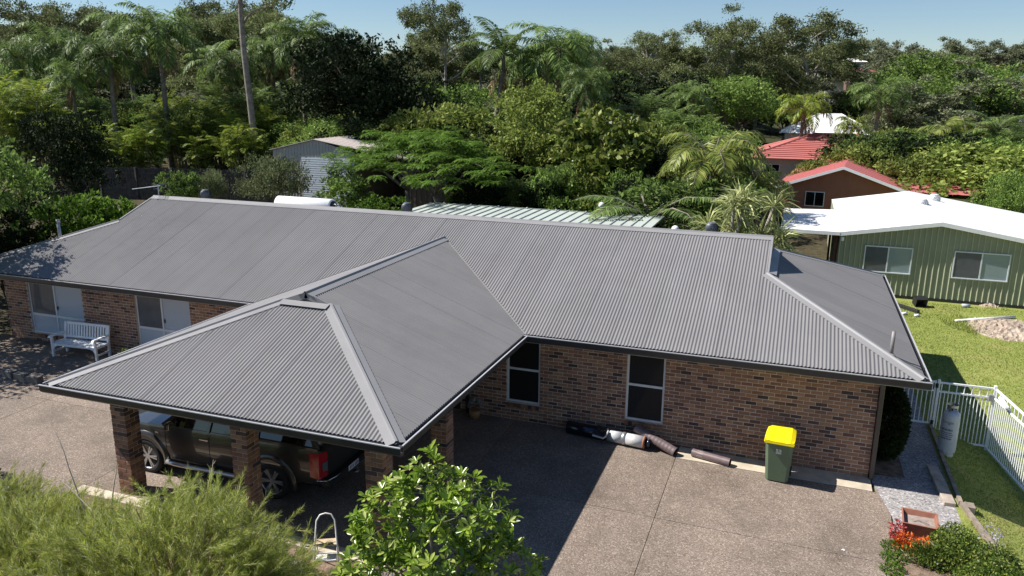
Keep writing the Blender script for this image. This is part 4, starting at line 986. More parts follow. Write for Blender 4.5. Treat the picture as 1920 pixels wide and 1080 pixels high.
# ------------------------------------------------------------------ sheds, fences, neighbouring houses
def ribbed(name, parent, p0, p1, z0f, z1f, step, rw, rd, mat, ribmat, out, thick=.06):
    """ribbed steel wall from p0 to p1 (x,y) ; z0f/z1f(f) heights; separate rib pieces"""
    p0 = np.array(p0, float); p1 = np.array(p1, float); d = p1 - p0; L = np.linalg.norm(d); d /= L; o = np.array(out, float)
    K = 12; V = []
    for k in range(K + 1):
        f = k / K; q = p0 + d * L * f; V += [(*q, z0f(f)), (*q, z1f(f)), (*(q - o * thick), z0f(f)), (*(q - o * thick), z1f(f))]
    w = mesh(name, V, [(4 * k, 4 * k + 4, 4 * k + 5, 4 * k + 1) for k in range(K)] + [(4 * k + 2, 4 * k + 3, 4 * k + 7, 4 * k + 6) for k in range(K)], mat, parent)
    n = int(L / step)
    for i in range(n + 1):
        f = min(1, max(0, (i * step) / L)); q = p0 + d * L * f; V = []
        for z in (z0f(f), z1f(f)):
            for a, b in ((-rw, 0), (-rw * .5, rd), (rw * .5, rd), (rw, 0)): V.append((*(q + d * a + o * b), z))
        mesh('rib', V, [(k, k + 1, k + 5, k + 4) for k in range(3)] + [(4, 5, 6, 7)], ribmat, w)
    return w
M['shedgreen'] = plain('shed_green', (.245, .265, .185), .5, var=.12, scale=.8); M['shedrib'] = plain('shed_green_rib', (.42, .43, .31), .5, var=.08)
ys = 17.0
pL, pA, pR = at_y(1577, 437, ys), at_y(1765, 419, ys), at_y(1920, 452, ys)
sl = (pR[2] - pA[2]) / (pR[0] - pA[0]); xR = 9.2; zRr = pA[2] + sl * (xR - pA[0])
shed = thing('green_shed', 'green ribbed steel shed with white roof and two sliding windows', 'shed', (pL[0], ys, 0)); ox = pL[0]
LX = xR - ox; fA = (pA[0] - ox) / LX
zt_ = lambda f: (pL[2] + (pA[2] - pL[2]) * f / fA) if f < fA else pA[2] + (zRr - pA[2]) * (f - fA) / (1 - fA)
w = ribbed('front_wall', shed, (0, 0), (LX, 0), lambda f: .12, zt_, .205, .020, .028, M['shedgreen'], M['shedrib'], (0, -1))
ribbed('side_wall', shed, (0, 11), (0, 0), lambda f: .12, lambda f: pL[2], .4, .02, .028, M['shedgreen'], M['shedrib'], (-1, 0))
m = MB(); m.box(-.02, LX, -.03, .1, -.1, .12); m.build('slab_edge', M['black'], shed)
for (u0, v0, u1, v1) in ((1622, 459, 1706, 515), (1790, 470, 1888, 529)):
    a = at_y(u0, v0, ys); b = at_y(u1, v1, ys)
    wn_ = window(a[0] - ox, b[0] - ox, b[2], a[2], 'slide', shed, -.062)
    wn_['label'] = 'white framed sliding window with dark left pane'
# roof: two slopes and a flat awning on the left
def roof_sheet(parent, P, mat, name='roof_sheet', nrib=0, thick=.04):
    P = [Vector(p) for p in P]; n = (P[1] - P[0]).cross(P[3] - P[0]).normalized()
    if n.z < 0: n = -n
    V = [p for p in P] + [p - n * thick for p in P]
    r = mesh(name, V, [(0, 1, 2, 3), (7, 6, 5, 4), (0, 4, 5, 1), (1, 5, 6, 2), (2, 6, 7, 3), (3, 7, 4, 0)], mat, parent)
    for i in range(nrib):                                         # ribs from edge 0-3 to edge 1-2 direction (P0->P1 carries the ribs)
        f = (i + .5) / nrib; a = P[0].lerp(P[3], f); b = P[1].lerp(P[2], f); m = MB(); m.beam(a + n * .008, b + n * .008, .05, .03, n); m.build('rib', mat, r)
    return r
yb_ = 10.5; ov = -.22
za, zl_, zr2 = pA[2] + .05, pL[2] + .05, zRr + .05
roof_sheet(shed, [(pA[0] - ox, ov, za), (-.05, ov, zl_), (-.05, yb_, zl_), (pA[0] - ox, yb_, za)], M['whiteroof'], 'roof_sheet', 10)
roof_sheet(shed, [(pA[0] - ox + .002, ov, za), (LX + .3, ov, zr2), (LX + .3, yb_, zr2), (pA[0] - ox + .002, yb_, za)], M['whiteroof'], 'roof_sheet', 10)
pW = at_y(1463, 432, ys)
roof_sheet(shed, [(-.052, ov, zl_ - .004), (pW[0] - ox, ov, pW[2] + .02), (pW[0] - ox, 6.6, pW[2] + .02), (-.052, 6.6, zl_ - .004)], M['whiteroof'], 'awning', 6)
m = MB(); m.box(pW[0] - ox, -.05, ov - .03, ov - .002, pL[2] - .06, pL[2] + .08); m.build('fascia', M['white'], shed)
for f0, f1, za_, zb_ in ((-.05, pA[0] - ox, zl_, za), (pA[0] - ox, LX + .3, za, zr2)):
    m = MB(); m.add([(f0, ov - .02, za_ - .13), (f1, ov - .02, zb_ - .13), (f1, ov - .02, zb_ + .03), (f0, ov - .02, za_ + .03), (f0, ov - .004, za_ - .13), (f1, ov - .004, zb_ - .13), (f1, ov - .004, zb_ + .03), (f0, ov - .004, za_ + .03)], [(0, 1, 2, 3), (7, 6, 5, 4), (3, 2, 6, 7), (0, 4, 5, 1)]); m.build('barge', M['white'], shed)
for x, y in ((pW[0] - ox + .1, .1), (pW[0] - ox + .1, 6.3), (-.12, 6.3)):
    m = MB(); m.box(x - .05, x + .05, y - .05, y + .05, -.05, pL[2] - .02); m.build('awning_post', M['bark_dark'], shed)
m = MB(); m.beam((-.2, .3, .0), (.0 - .1, .2, pL[2] - .05), .1, .1); m.build('leaning_post', plain('rust_brown', (.16, .07, .04), .8), shed)
m = MB(); m.lathe([(.02, -.1), (.07, -.08), (.07, .05), (.02, .08)], 12, (.06, -.14, pL[2] - .2)); m.build('floodlight', M['white'], shed)
for i, (px, py, la) in enumerate(((1729, 380, 'white turbine vent on the shed ridge, the one with the open vanes'), (1752, 371, 'white turbine vent farther along the white shed ridge'))):
    p = at_y(px, py, ys + 5.5 + 2.6 * i); turbine('turbine_vent', la, p[0], p[1], p[2], .26, M['white'], 'white turbine vents on the shed roof')
# things stored under the awning
t = thing('work_table', 'cluttered work table standing under the shed awning', 'table', (-1.35, ys + .9, 0))
m = MB(); m.box(-.7, .7, -.35, .35, .78, .82); m.build('top', M['timber'], t)
for sx in (-1, 1):
    for sy in (-1, 1): m = MB(); m.box(sx * .64 - .03, sx * .64 + .03, sy * .3 - .03, sy * .3 + .03, 0, .78); m.build('leg', M['bark_dark'], t)
t = thing('drum', 'dark steel drum standing under the shed awning', 'drum', (-.42, ys + 1.0, 0)); m = MB(); m.lathe([(.27, 0), (.28, .3), (.29, .31), (.28, .33), (.28, .6), (.29, .61), (.28, .63), (.27, .9)], 22); m.build('shell', M['dark'], t, True)

def gable_house(name, label, cat, loc, rz, w, d, he, hr, wall, roof, ov=.45, nwin=2, sheets=0, barge=True):
    """gable end faces local -y, ridge along y"""
    t = thing(name, label, cat, loc, rz)
    m = MB(); m.add([(-w / 2, 0, -.6), (w / 2, 0, -.6), (w / 2, 0, he), (0, 0, hr), (-w / 2, 0, he), (-w / 2, d, -.6), (w / 2, d, -.6), (w / 2, d, he), (0, d, hr), (-w / 2, d, he)], [(0, 1, 2, 3, 4), (9, 8, 7, 6, 5), (0, 5, 6, 1), (1, 6, 7, 2), (4, 9, 5, 0)]); m.build('wall', wall, t)
    s = (hr - he) / (w / 2); e = he - s * ov
    for sg in (-1, 1):
        roof_sheet(t, [(0, -ov, hr + .06), (sg * (w / 2 + ov), -ov, e + .06), (sg * (w / 2 + ov), d + ov, e + .06), (0, d + ov, hr + .06)], roof, 'roof', sheets)
        if barge:
            m = MB(); m.add([(0, -ov - .02, hr - .10), (sg * (w / 2 + ov), -ov - .02, e - .10), (sg * (w / 2 + ov), -ov - .02, e + .07), (0, -ov - .02, hr + .07), (0, -ov - .003, hr - .10), (sg * (w / 2 + ov), -ov - .003, e - .10), (sg * (w / 2 + ov), -ov - .003, e + .07), (0, -ov - .003, hr + .07)], [(0, 1, 2, 3), (7, 6, 5, 4), (3, 2, 6, 7), (0, 4, 5, 1)]); m.build('barge_board', M['white'], t)
    for i in range(nwin):
        x = -w * .3 + i * w * .6 / max(1, nwin - 1) if nwin > 1 else -w * .22
        m = MB(); m.box(x - .55, x + .55, -.03, -.004, he - 1.25, he - .35); fr = m.build('window', M['white'], t); m = MB(); m.box(x - .5, x - .02, -.036, -.031, he - 1.2, he - .4).box(x + .02, x + .5, -.036, -.031, he - 1.2, he - .4); m.build('pane', M['carglass'], fr)
    return t
def hip_house(name, label, loc, rz, w, d, he, hr, wall, roof, ov=.5, nwin=3, courses_=0, group=None):
    t = thing(name, label, 'house', loc, rz, group)
    m = MB(); m.box(-w / 2, w / 2, 0, d, -1.0, he); m.build('wall', wall, t)
    W, D0, D1, r = w / 2 + ov, -ov, d + ov, min(w, d) / 2 + ov
    if w >= d: A, B = (-W + r, (D0 + D1) / 2, hr), (W - r, (D0 + D1) / 2, hr)
    else: A, B = (0, D0 + r, hr), (0, D1 - r, hr)
    e = he - .02
    V = [(-W, D0, e), (W, D0, e), (W, D1, e), (-W, D1, e), A, B]
    Fc = [(0, 1, 5, 4), (1, 2, 5), (2, 3, 4, 5), (3, 0, 4), (3, 2, 1, 0)] if w >= d else [(0, 1, 4), (1, 2, 5, 4), (2, 3, 5), (3, 0, 4, 5), (3, 2, 1, 0)]
    rf = mesh('roof', V, Fc, roof, t)
    for a, b in ((0, 4), (1, 5 if w >= d else 4), (2, 5), (3, 4 if w >= d else 5), (4, 5)):
        m = MB(); m.tube([V[a], V[b]], .09, 6); m.build('hip_cap', roof, rf)
    if courses_:
        for k in range(1, courses_):
            f = k / courses_; m = MB()
            a, b = Vector(V[0]).lerp(Vector(V[4]), f), Vector(V[1]).lerp(Vector(V[5 if w >= d else 4]), f); m.beam(a + Vector((0, 0, .02)), b + Vector((0, 0, .02)), .09, .05); m.build('tile_course', roof, rf)
            a, b = Vector(V[1]).lerp(Vector(V[5 if w >= d else 4]), f), Vector(V[2]).lerp(Vector(V[5]), f); m = MB(); m.beam(a + Vector((0, 0, .02)), b + Vector((0, 0, .02)), .09, .05); m.build('tile_course', roof, rf)
    for i in range(nwin):
        x = -w / 2 + (i + .5) * w / nwin; m = MB(); m.box(x - .6, x + .6, -.03, -.004, he - 1.6, he - .5); fr = m.build('window', M['white'], t); m = MB(); m.box(x - .54, x - .02, -.036, -.031, he - 1.55, he - .55).box(x + .02, x + .54, -.036, -.031, he - 1.55, he - .55); m.build('pane', M['carglass'], fr)
    return t
M['redwall'] = plain('red_brown_wall', (.36, .145, .09), .8, var=.1, scale=2); M['cream'] = plain('cream_wall', (.55, .50, .42), .8); M['brownwall'] = plain('brown_brick_wall', (.16, .10, .075), .85)
yh = 33.0; p = at_y(1584, 313, yh); q = at_y(1712, 365, yh); g0 = float(T(p[0], yh)); hw_ = (q[0] - p[0]); dR = float(at_z(1608, 288, p[2])[1] - yh)
rh = gable_house('red_roof_house', 'low brick house with red steel gable roof behind the white shed', 'house', (p[0], yh + .5, g0), R_(-5), hw_ * 2 - .9, dR, q[2] - g0 + .2, p[2] - g0 - .05, M['redwall'], M['redroof'], .45, 1, 14)
m = MB(); m.add([(hw_ - .1, -.2, q[2] - g0 + .15), (hw_ + 3.4, -.2, q[2] - g0 + .12), (hw_ + 3.4, 6, q[2] - g0 + .75), (hw_ - .1, 6, q[2] - g0 + .8)], [(0, 1, 2, 3)]); m.build('verandah_roof', M['redroof'], rh)
m = MB(); m.box(hw_ - .2, hw_ + 3.1, .3, .4, -.3, q[2] - g0 - .15); m.build('verandah_wall', M['cream'], rh)
p2 = at_y(1611, 292, yh + dR - 1.5); turbine('turbine_vent', 'red turbine vent on the red steel roof ridge', p2[0], p2[1], p2[2], .22, M['redroof'])
p2 = at_y(1577, 292, yh + dR - .5); turbine('turbine_vent', 'black turbine vent behind the red steel roof ridge', p2[0], p2[1], p2[2], .28, M['black'])
p2 = at_y(1743, 328, yh + 5.0); t = thing('satellite_dish', 'dark satellite dish mounted at the red roof edge', 'satellite dish', (p2[0], p2[1], p2[2] - .5))
m = MB(); m.tube([(0, 0, -.5), (0, 0, .5)], .03, 8); m.build('mast', M['galv'], t); m = MB(); m.lathe([(.01, 0), (.2, .03), (.33, .09), (.38, .14), (.36, .15), (.2, .05), (.01, .02)], 20); d_ = m.build('dish', M['dark'], t, True); d_.location = (0, -.05, .5); d_.rotation_euler = (R_(65), 0, R_(25))
yh = 47.0; a = at_y(1398, 282, yh); b = at_y(1752, 296, yh); top = at_y(1470, 256, yh + 5); cx2 = (a[0] + b[0]) / 2; g0 = float(T(cx2, yh))
hip_house('red_tile_house', 'long house with red tiled hip roof behind the tropical garden', (cx2, yh + .5, g0), 0, (b[0] - a[0]) - 1, 9, a[2] - g0 - .5, top[2] - g0 + .3, M['cream'], M['redtile'], .5, 4, 14)
yh = 66.0; a = at_y(1472, 250, yh); b = at_y(1640, 250, yh); top = at_y(1556, 214, yh + 3); g0 = float(T((a[0] + b[0]) / 2, yh))
hip_house('white_roof_house', 'house with large bright white hip roof among palms', ((a[0] + b[0]) / 2, yh, g0), 0, b[0] - a[0], 6, a[2] - g0 + .1, top[2] - g0, M['cream'], M['whiteroof'], .5, 2)
for px, py, pw, y, roof, wall_, la in ((1615, 128, 46, 120, 'maroon', 'brownwall', 'distant house with maroon roof between gum trees'), (1588, 107, 62, 150, 'whiteroof', 'cream', 'distant house with pale roof on the hilltop'),
        (1893, 120, 54, 130, 'terra_roof', 'cream', 'distant house with terracotta tiled roof on the hill'), (1925, 160, 70, 110, 'greyroof', 'redwall', 'distant house with grey tiled roof and reddish wall'), (1893, 187, 62, 95, 'whiteroof', 'cream', 'low building with flat white roof below the hillside houses'), (1925, 136, 70, 125, 'greyroof', 'cream', 'distant house with blue grey roof below the terracotta one')):
    c = at_y(px, py, y); w_ = pw / F_PX * np.dot(c - CAM, _d); g0 = float(T(c[0], y)); h = c[2] - g0
    hip_house('hillside_house', la, (c[0], y, g0), 0, w_, 9, max(1.2, h - w_ * .14), h, M[wall_], M[roof], .5, 2)
# beige shed with roller door in the back yard (left)
yb2 = 24.0; a = at_y(512, 281, yb2); c = at_y(590, 262, yb2); b = at_y(664, 290, yb2); g0 = float(T(b[0], yb2)); d_e = at_y(760, 300, yb2 - .3)
sh2 = thing('garden_shed', 'beige steel shed with white roller door and open lean-to', 'shed', (a[0], yb2, g0)); w2 = b[0] - a[0]; he2 = a[2] - g0; hr2 = c[2] - g0
M['beige'] = plain('beige_wall', (.48, .45, .40), .6, var=.06); M['beigedark'] = plain('beige_dark', (.22, .19, .16), .7)
ribbed('front_wall', sh2, (0, 0), (w2, 0), lambda f: -.3, lambda f: he2 + (hr2 - he2) * (f / .53 if f < .53 else (1 - f) / .47), .22, .02, .025, M['beige'], M['beige'], (0, -1))
m = MB(); dx0, dx1 = w2 * .36, w2 * .95; dh = he2 - .35
rd_ = MB(); rd_.box(dx0, dx1, -.05, -.028, -.2, dh); rd_ = rd_.build('roller_door', plain('roller_door', (.55, .60, .64), .45), sh2)
for k in range(24): m = MB(); z = -.1 + k * (dh + .1) / 24; m.prism([(-.05, z), (-.055, z + .02), (-.055, z + .045), (-.05, z + .065)], 'x', dx0 + .01, dx1 - .01); m.build('slat', rd_.data.materials[0], rd_)
D2 = 7
roof_sheet(sh2, [(w2 * .53, -.15, hr2 + .05), (-.2, -.15, he2 + .03), (-.2, D2, he2 + .03), (w2 * .53, D2, hr2 + .05)], M['beige_roof'], 'roof', 0)
ex = d_e[0] - a[0]
roof_sheet(sh2, [(w2 * .53, -.15, hr2 + .05), (ex, -.15, d_e[2] - g0), (ex, D2, d_e[2] - g0), (w2 * .53, D2, hr2 + .05)], M['beige_roof'], 'roof', 14)
m = MB(); m.box(w2 - .02, w2 + .03, 0, D2, -.3, he2 - .05).box(w2, ex, D2 - .1, D2, -.3, he2 - .5); m.build('lean_to_wall', M['beigedark'], sh2)
for y in (.05, 3.5): m = MB(); m.box(ex - .12, ex - .04, y - .04, y + .04, -.3, d_e[2] - g0 - .03); m.build('lean_to_post', M['beige'], sh2)
t = thing('garden_table', 'dark outdoor table in the shed lean-to', 'table', (a[0] + ex - .9, yb2 + 1.2, g0)); m = MB(); m.box(-.8, .8, -.45, .45, .72, .76); m.build('top', M['dark'], t)
for sx in (-1, 1):
    for sy in (-1, 1): m = MB(); m.tube([(sx * .72, sy * .38, 0), (sx * .72, sy * .38, .72)], .025, 6); m.build('leg', M['dark'], t)
# fences: weathered palings on the left, brown steel panels across the back
def paling_fence(label, p0, p1, h, n, mat, pw=.9):
    p0 = np.array(p0, float); p1 = np.array(p1, float); t = thing('paling_fence', label, 'fence', (p0[0], p0[1], 0)); d = p1 - p0; L = np.linalg.norm(d); u = d / L; rr = random.Random(4)
    for i in range(n):
        f = (i + .5) / n; q = d * f; z = float(T(p0[0] + q[0], p0[1] + q[1])); hh = h + rr.uniform(-.04, .04); w_ = L / n * pw / 2; lean = rr.uniform(-.012, .012)
        m = MB(); m.beam((q[0], q[1], z - .1), (q[0] + lean, q[1] + lean, z + hh), 2 * w_, .02, (u[1], -u[0], 0)); m.build('paling', mat, t)
    for k in range(int(L / 2.4) + 1):
        q = u * min(L, k * 2.4); z = float(T(p0[0] + q[0], p0[1] + q[1])); m = MB(); m.box(q[0] - .06, q[0] + .06, q[1] - .10, q[1] - .012, z - .1, z + h + .05); m.build('post', mat, t)
    za, zb3 = float(T(*p0)), float(T(*p1))
    for hz in (.4, h - .35): m = MB(); m.beam((0, -.03, za + hz), (d[0], d[1] - .03, zb3 + hz), .05, .09); m.build('fence_rail', mat, t)
paling_fence('weathered grey timber paling fence on the shaded boundary', (-44.5, 22.0), (-32.5, 25.6), 1.95, 100, M['paling'])
def panel_fence(label, p0, p1, h, mat):
    p0 = np.array(p0, float); p1 = np.array(p1, float); t = thing('panel_fence', label, 'fence', (p0[0], p0[1], 0)); d = p1 - p0; L = np.linalg.norm(d); n = int(L / 2.4)
    for i in range(n):
        a = d * i / n; b = d * (i + 1) / n; za = float(T(p0[0] + a[0], p0[1] + a[1])); m = MB(); m.beam((a[0], a[1], za + h / 2), (b[0], b[1], za + h / 2), .03, h); pn = m.build('panel', mat, t)
        for k in range(8): q = a + (b - a) * (k + .5) / 8; m = MB(); m.box(q[0] - .03, q[0] + .03, q[1] - .035, q[1] - .016, za, za + h); m.build('rib', mat, pn)
        m = MB(); m.box(a[0] - .04, a[0] + .04, a[1] - .05, a[1] + .05, za - .1, za + h + .04); m.build('post', mat, t)
        m = MB(); m.beam((a[0], a[1] - .02, za + h), (b[0], b[1] - .02, za + h), .05, .05); m.build('top_rail', mat, t)
panel_fence('brown steel panel fence across the back garden', (-23, 23.5), (-2.5, 24.2), 1.85, plain('brown_fence', (.17, .135, .12), .6, var=.15, scale=2))
# ------------------------------------------------------------------ foliage tools
def unit(a): return a / np.maximum(np.linalg.norm(a, axis=-1, keepdims=True), 1e-9)
def leaf_quads(P, D, S, L, W, fold=0.0):
    """diamond leaves: base P, direction D, side S, arrays"""
    L = np.asarray(L)[..., None] if np.ndim(L) else L; W = np.asarray(W)[..., None] if np.ndim(W) else W
    N = np.cross(D, S)
    V = np.stack([P, P + D * L * .5 + S * W * .5 + N * fold * L, P + D * L, P + D * L * .5 - S * W * .5 + N * fold * L], 1).reshape(-1, 3)
    F = np.arange(len(V)).reshape(-1, 4); return V, F
def rand_side(rg, D): return unit(np.cross(D, rg.normal(size=D.shape)))
def join(parts):
    Vs, Fs, b = [], [], 0
    for V, F in parts: Vs.append(V); Fs.append(F + b); b += len(V)
    return np.concatenate(Vs), np.concatenate(Fs)
def clump_crown(rg, lobes, n_clump, n_leaf, leaf, asp, cr, shell=.55, droop=0.0, flat=1.0):
    """lobes: (cx,cy,cz,rx,ry,rz). Leaf clumps spread through the outer part of each lobe."""
    lobes = np.array(lobes, float); vol = lobes[:, 3] * lobes[:, 4] * lobes[:, 5]; parts = []
    pick = rg.choice(len(lobes), n_clump, p=vol ** .7 / (vol ** .7).sum())
    d = unit(rg.normal(size=(n_clump, 3))); d[:, 2] = np.where(d[:, 2] < -.35, -d[:, 2] * .6, d[:, 2]); d = unit(d)
    r = (shell + (1 - shell) * rg.random(n_clump) ** .6)[:, None]
    C = lobes[pick, :3] + d * r * lobes[pick, 3:6]
    rad = cr * rg.uniform(.6, 1.3, n_clump)
    k = n_leaf
    P = (C[:, None] + rg.normal(size=(n_clump, k, 3)) * rad[:, None, None] * np.array([.6, .6, .42 * flat])).reshape(-1, 3)
    O = np.repeat(d, k, 0)
    D = unit(rg.normal(size=P.shape) + O * .7 + np.array([0, 0, .25 - droop]))
    sz = leaf * rg.uniform(.6, 1.35, len(P))
    return leaf_quads(P - D * sz[:, None] * .5, D, rand_side(rg, D), sz, sz * asp)
def proto(name, trunk, crown_me, tm, cm):
    """returns (trunk mesh, crown mesh)"""
    t = bpy.data.meshes.new('trunk'); t.from_pydata(trunk.V, [], trunk.F); t.update(); t.materials.append(tm); t.polygons.foreach_set('use_smooth', [True] * len(t.polygons))
    crown_me.materials.append(cm); return (t, crown_me)
def limb(m, rg, a, b, r0, r1, sag=.1, n=5, sides=7):
    a, b = np.array(a, float), np.array(b, float); L = np.linalg.norm(b - a); off = rg.normal(size=3) * L * .07
    pts = [a + (b - a) * f + off * math.sin(math.pi * f) + np.array([0, 0, sag * L * math.sin(math.pi * f)]) for f in np.linspace(0, 1, n)]
    m.tube(pts, [r0 + (r1 - r0) * f for f in np.linspace(0, 1, n)], sides)
    return pts
LM = {}
def lm_(k, name, stops, *a, **kw): LM[k] = leafmat(name, stops, *a, **kw)
LM['gum'] = leafmat('gum_leaf', [(0, (.07, .095, .036)), (.4, (.135, .165, .06)), (.75, (.21, .235, .095)), (1, (.30, .31, .15))], .3)
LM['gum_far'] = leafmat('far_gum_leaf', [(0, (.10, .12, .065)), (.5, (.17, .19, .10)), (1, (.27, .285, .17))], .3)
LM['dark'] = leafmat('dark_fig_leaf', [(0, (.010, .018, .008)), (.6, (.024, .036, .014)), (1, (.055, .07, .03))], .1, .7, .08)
LM['mid'] = leafmat('mid_green_leaf', [(0, (.06, .11, .022)), (.5, (.13, .21, .042)), (1, (.25, .34, .085))], .35)
LM['olive'] = leafmat('olive_leaf', [(0, (.095, .135, .024)), (.5, (.19, .245, .05)), (1, (.34, .38, .10))], .35)
LM['bright'] = leafmat('bright_green_leaf', [(0, (.06, .13, .015)), (.5, (.12, .23, .025)), (1, (.21, .33, .05))], .4)
LM['lush'] = leafmat('lush_big_leaf', [(0, (.05, .09, .015)), (.5, (.13, .17, .03)), (1, (.32, .34, .10))], .35, .35)
LM['palm'] = leafmat('palm_frond', [(0, (.055, .10, .026)), (.5, (.125, .195, .05)), (1, (.25, .33, .10))], .35, .45)
LM['cane'] = leafmat('golden_cane_frond', [(0, (.09, .15, .02)), (.5, (.19, .27, .035)), (1, (.38, .41, .07))], .35, .4)
LM['lushpalm'] = leafmat('yellow_green_frond', [(0, (.06, .095, .02)), (.5, (.14, .18, .035)), (1, (.30, .31, .09))], .35, .35)
LM['pale'] = leafmat('pale_shrub_leaf', [(0, (.08, .11, .04)), (.5, (.17, .20, .085)), (1, (.30, .33, .17))], .3)
LM['strap'] = leafmat('variegated_strap_leaf', [(0, (.12, .16, .05)), (.5, (.26, .29, .11)), (1, (.48, .48, .24))], .3, .4)
LM['needle'] = leafmat('feathery_needle', [(0, (.11, .165, .03)), (.35, (.27, .34, .055)), (.7, (.46, .485, .095)), (.86, (.58, .55, .22)), (1, (.52, .55, .44))], .55, .6, clump=1.8)
LM['glossy'] = leafmat('glossy_leaf', [(0, (.08, .15, .015)), (.5, (.19, .30, .028)), (.85, (.34, .43, .06)), (1, (.52, .55, .22))], .45, .26, .6, .05, 2.0)
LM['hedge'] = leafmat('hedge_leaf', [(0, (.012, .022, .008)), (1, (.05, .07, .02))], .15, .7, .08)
LM['shrub'] = leafmat('small_shrub_leaf', [(0, (.045, .085, .015)), (.6, (.12, .18, .03)), (1, (.30, .33, .08))], .3, .35)
LM['silver'] = M['silverleaf']
LM['grass'] = leafmat('grass_blade', [(0, (.12, .17, .03)), (.6, (.23, .28, .06)), (1, (.36, .36, .12))], .3, .6)
LM['flower_o'] = leafmat('orange_flower', [(0, (.45, .05, .02)), (.6, (.65, .14, .02)), (1, (.70, .25, .05))], .25)
LM['flower_r'] = leafmat('red_leaf', [(0, (.30, .02, .03)), (1, (.48, .08, .07))], .25)
LM['dead'] = leafmat('dead_frond', [(0, (.14, .08, .04)), (1, (.30, .20, .12))], .15)
LM['mauve'] = leafmat('mauve_flower', [(0, (.45, .42, .52)), (1, (.62, .58, .68))], .3)

rg = np.random.default_rng(11)
PRO = {}
def make_gum(seed, h=14, airy=1.0, n=70, mat='gum', bark='bark_pale', leaf=.26, crown0=.38):
    r = np.random.default_rng(seed); m = MB(); top = np.array([r.normal() * .5, r.normal() * .5, h * .80])
    tp = limb(m, r, (0, 0, -.4), top, h * .019, h * .006, 0, 8, 9); lobes = []
    nb = 9
    for i in range(nb):
        f = crown0 + (1 - crown0) * i / nb; b0 = tp[min(7, int(f * 7))]; a = i * 2.4 + r.uniform(-.4, .4); L = h * (.30 - .17 * (f - crown0)) * r.uniform(.75, 1.2)
        e = b0 + np.array([math.cos(a) * L, math.sin(a) * L, L * r.uniform(.5, .95)]); pts = limb(m, r, b0, e, h * .007, h * .002, .02)
        s = h * r.uniform(.085, .13); lobes.append((*e, s * 1.2, s * 1.2, s * .85))
        for _ in range(2):
            e2 = e + r.normal(size=3) * h * .075; limb(m, r, pts[3], e2, h * .003, h * .001); s2 = h * r.uniform(.05, .085); lobes.append((*e2, s2 * 1.2, s2 * 1.2, s2 * .8))
    lobes.append((*top, h * .10, h * .10, h * .12))
    V, F = clump_crown(r, lobes, int(n * 5.2), 46, leaf, .38, h * .036, .25, .40)
    return proto('gum', m, nmesh('crown', V, F), M[bark], LM[mat])
def make_broad(seed, h=8, w=6, mat='mid', leaf=.2, asp=.5, n=420, k=26, trunk=.3, bark='bark_dark', nl=9, shell=.6):
    r = np.random.default_rng(seed); m = MB(); limb(m, r, (0, 0, -.3), (0, 0, h * trunk), h * .022, h * .016, 0, 4, 9); lobes = []
    for i in range(nl):
        a = i * 2.4; q = r.uniform(.25, .75); z = h * (trunk + (1 - trunk) * r.uniform(.25, .78)); e = np.array([math.cos(a) * w / 2 * q, math.sin(a) * w / 2 * q, z]); limb(m, r, (0, 0, h * trunk * .9), e, h * .010, h * .003)
        s = r.uniform(.22, .34); lobes.append((*e, w * s, w * s, (h * (1 - trunk)) * s * .85))
    lobes.append((0, 0, h * .72, w * .3, w * .3, h * .26))
    V, F = clump_crown(r, lobes, n, k, leaf, asp, w * .055, shell)
    return proto('broad', m, nmesh('crown', V, F), M[bark], LM[mat])
def frond(rg, base, az, el, L, nl, ll, lw, droop, curl=.9, plumose=.0):
    """one feather frond -> leaf quads list and rachis points"""
    t = np.linspace(0, 1, 12); d = np.array([math.cos(az), math.sin(az), 0]); P = [np.array(base, float)]; e = el
    for i in range(1, 12):
        e -= droop / 11 * (0.5 + t[i] * 1.2); P.append(P[-1] + (d * math.cos(e) + np.array([0, 0, math.sin(e)])) * L / 11)
    P = np.array(P); s = np.linspace(.12, 1, nl); X = np.stack([np.interp(s, t, P[:, k]) for k in range(3)], 1)
    tan = unit(np.gradient(X, axis=0)); side = unit(np.cross(tan, np.array([0, 0, 1.0]))); up = np.cross(side, tan); out = []
    for sg in (-1, 1):
        ln = ll * np.sin(np.pi * (.12 + .83 * s)) * rg.uniform(.85, 1.1, nl)
        D = unit(side * sg * .85 + tan * .5 + up * (rg.normal(size=(nl, 1)) * plumose + .18) + np.array([0, 0, -.35 * curl]))
        S = unit(np.cross(D, up + .2 * rg.normal(size=up.shape)))
        mid = X + D * ln[:, None] * .55; D2 = unit(D + np.array([0, 0, -.75 * curl]))
        V = np.stack([X, mid + S * lw / 2, mid + D2 * ln[:, None] * .5, mid - S * lw / 2], 1).reshape(-1, 3); out.append((V, np.arange(len(V)).reshape(-1, 4)))
    return out, P
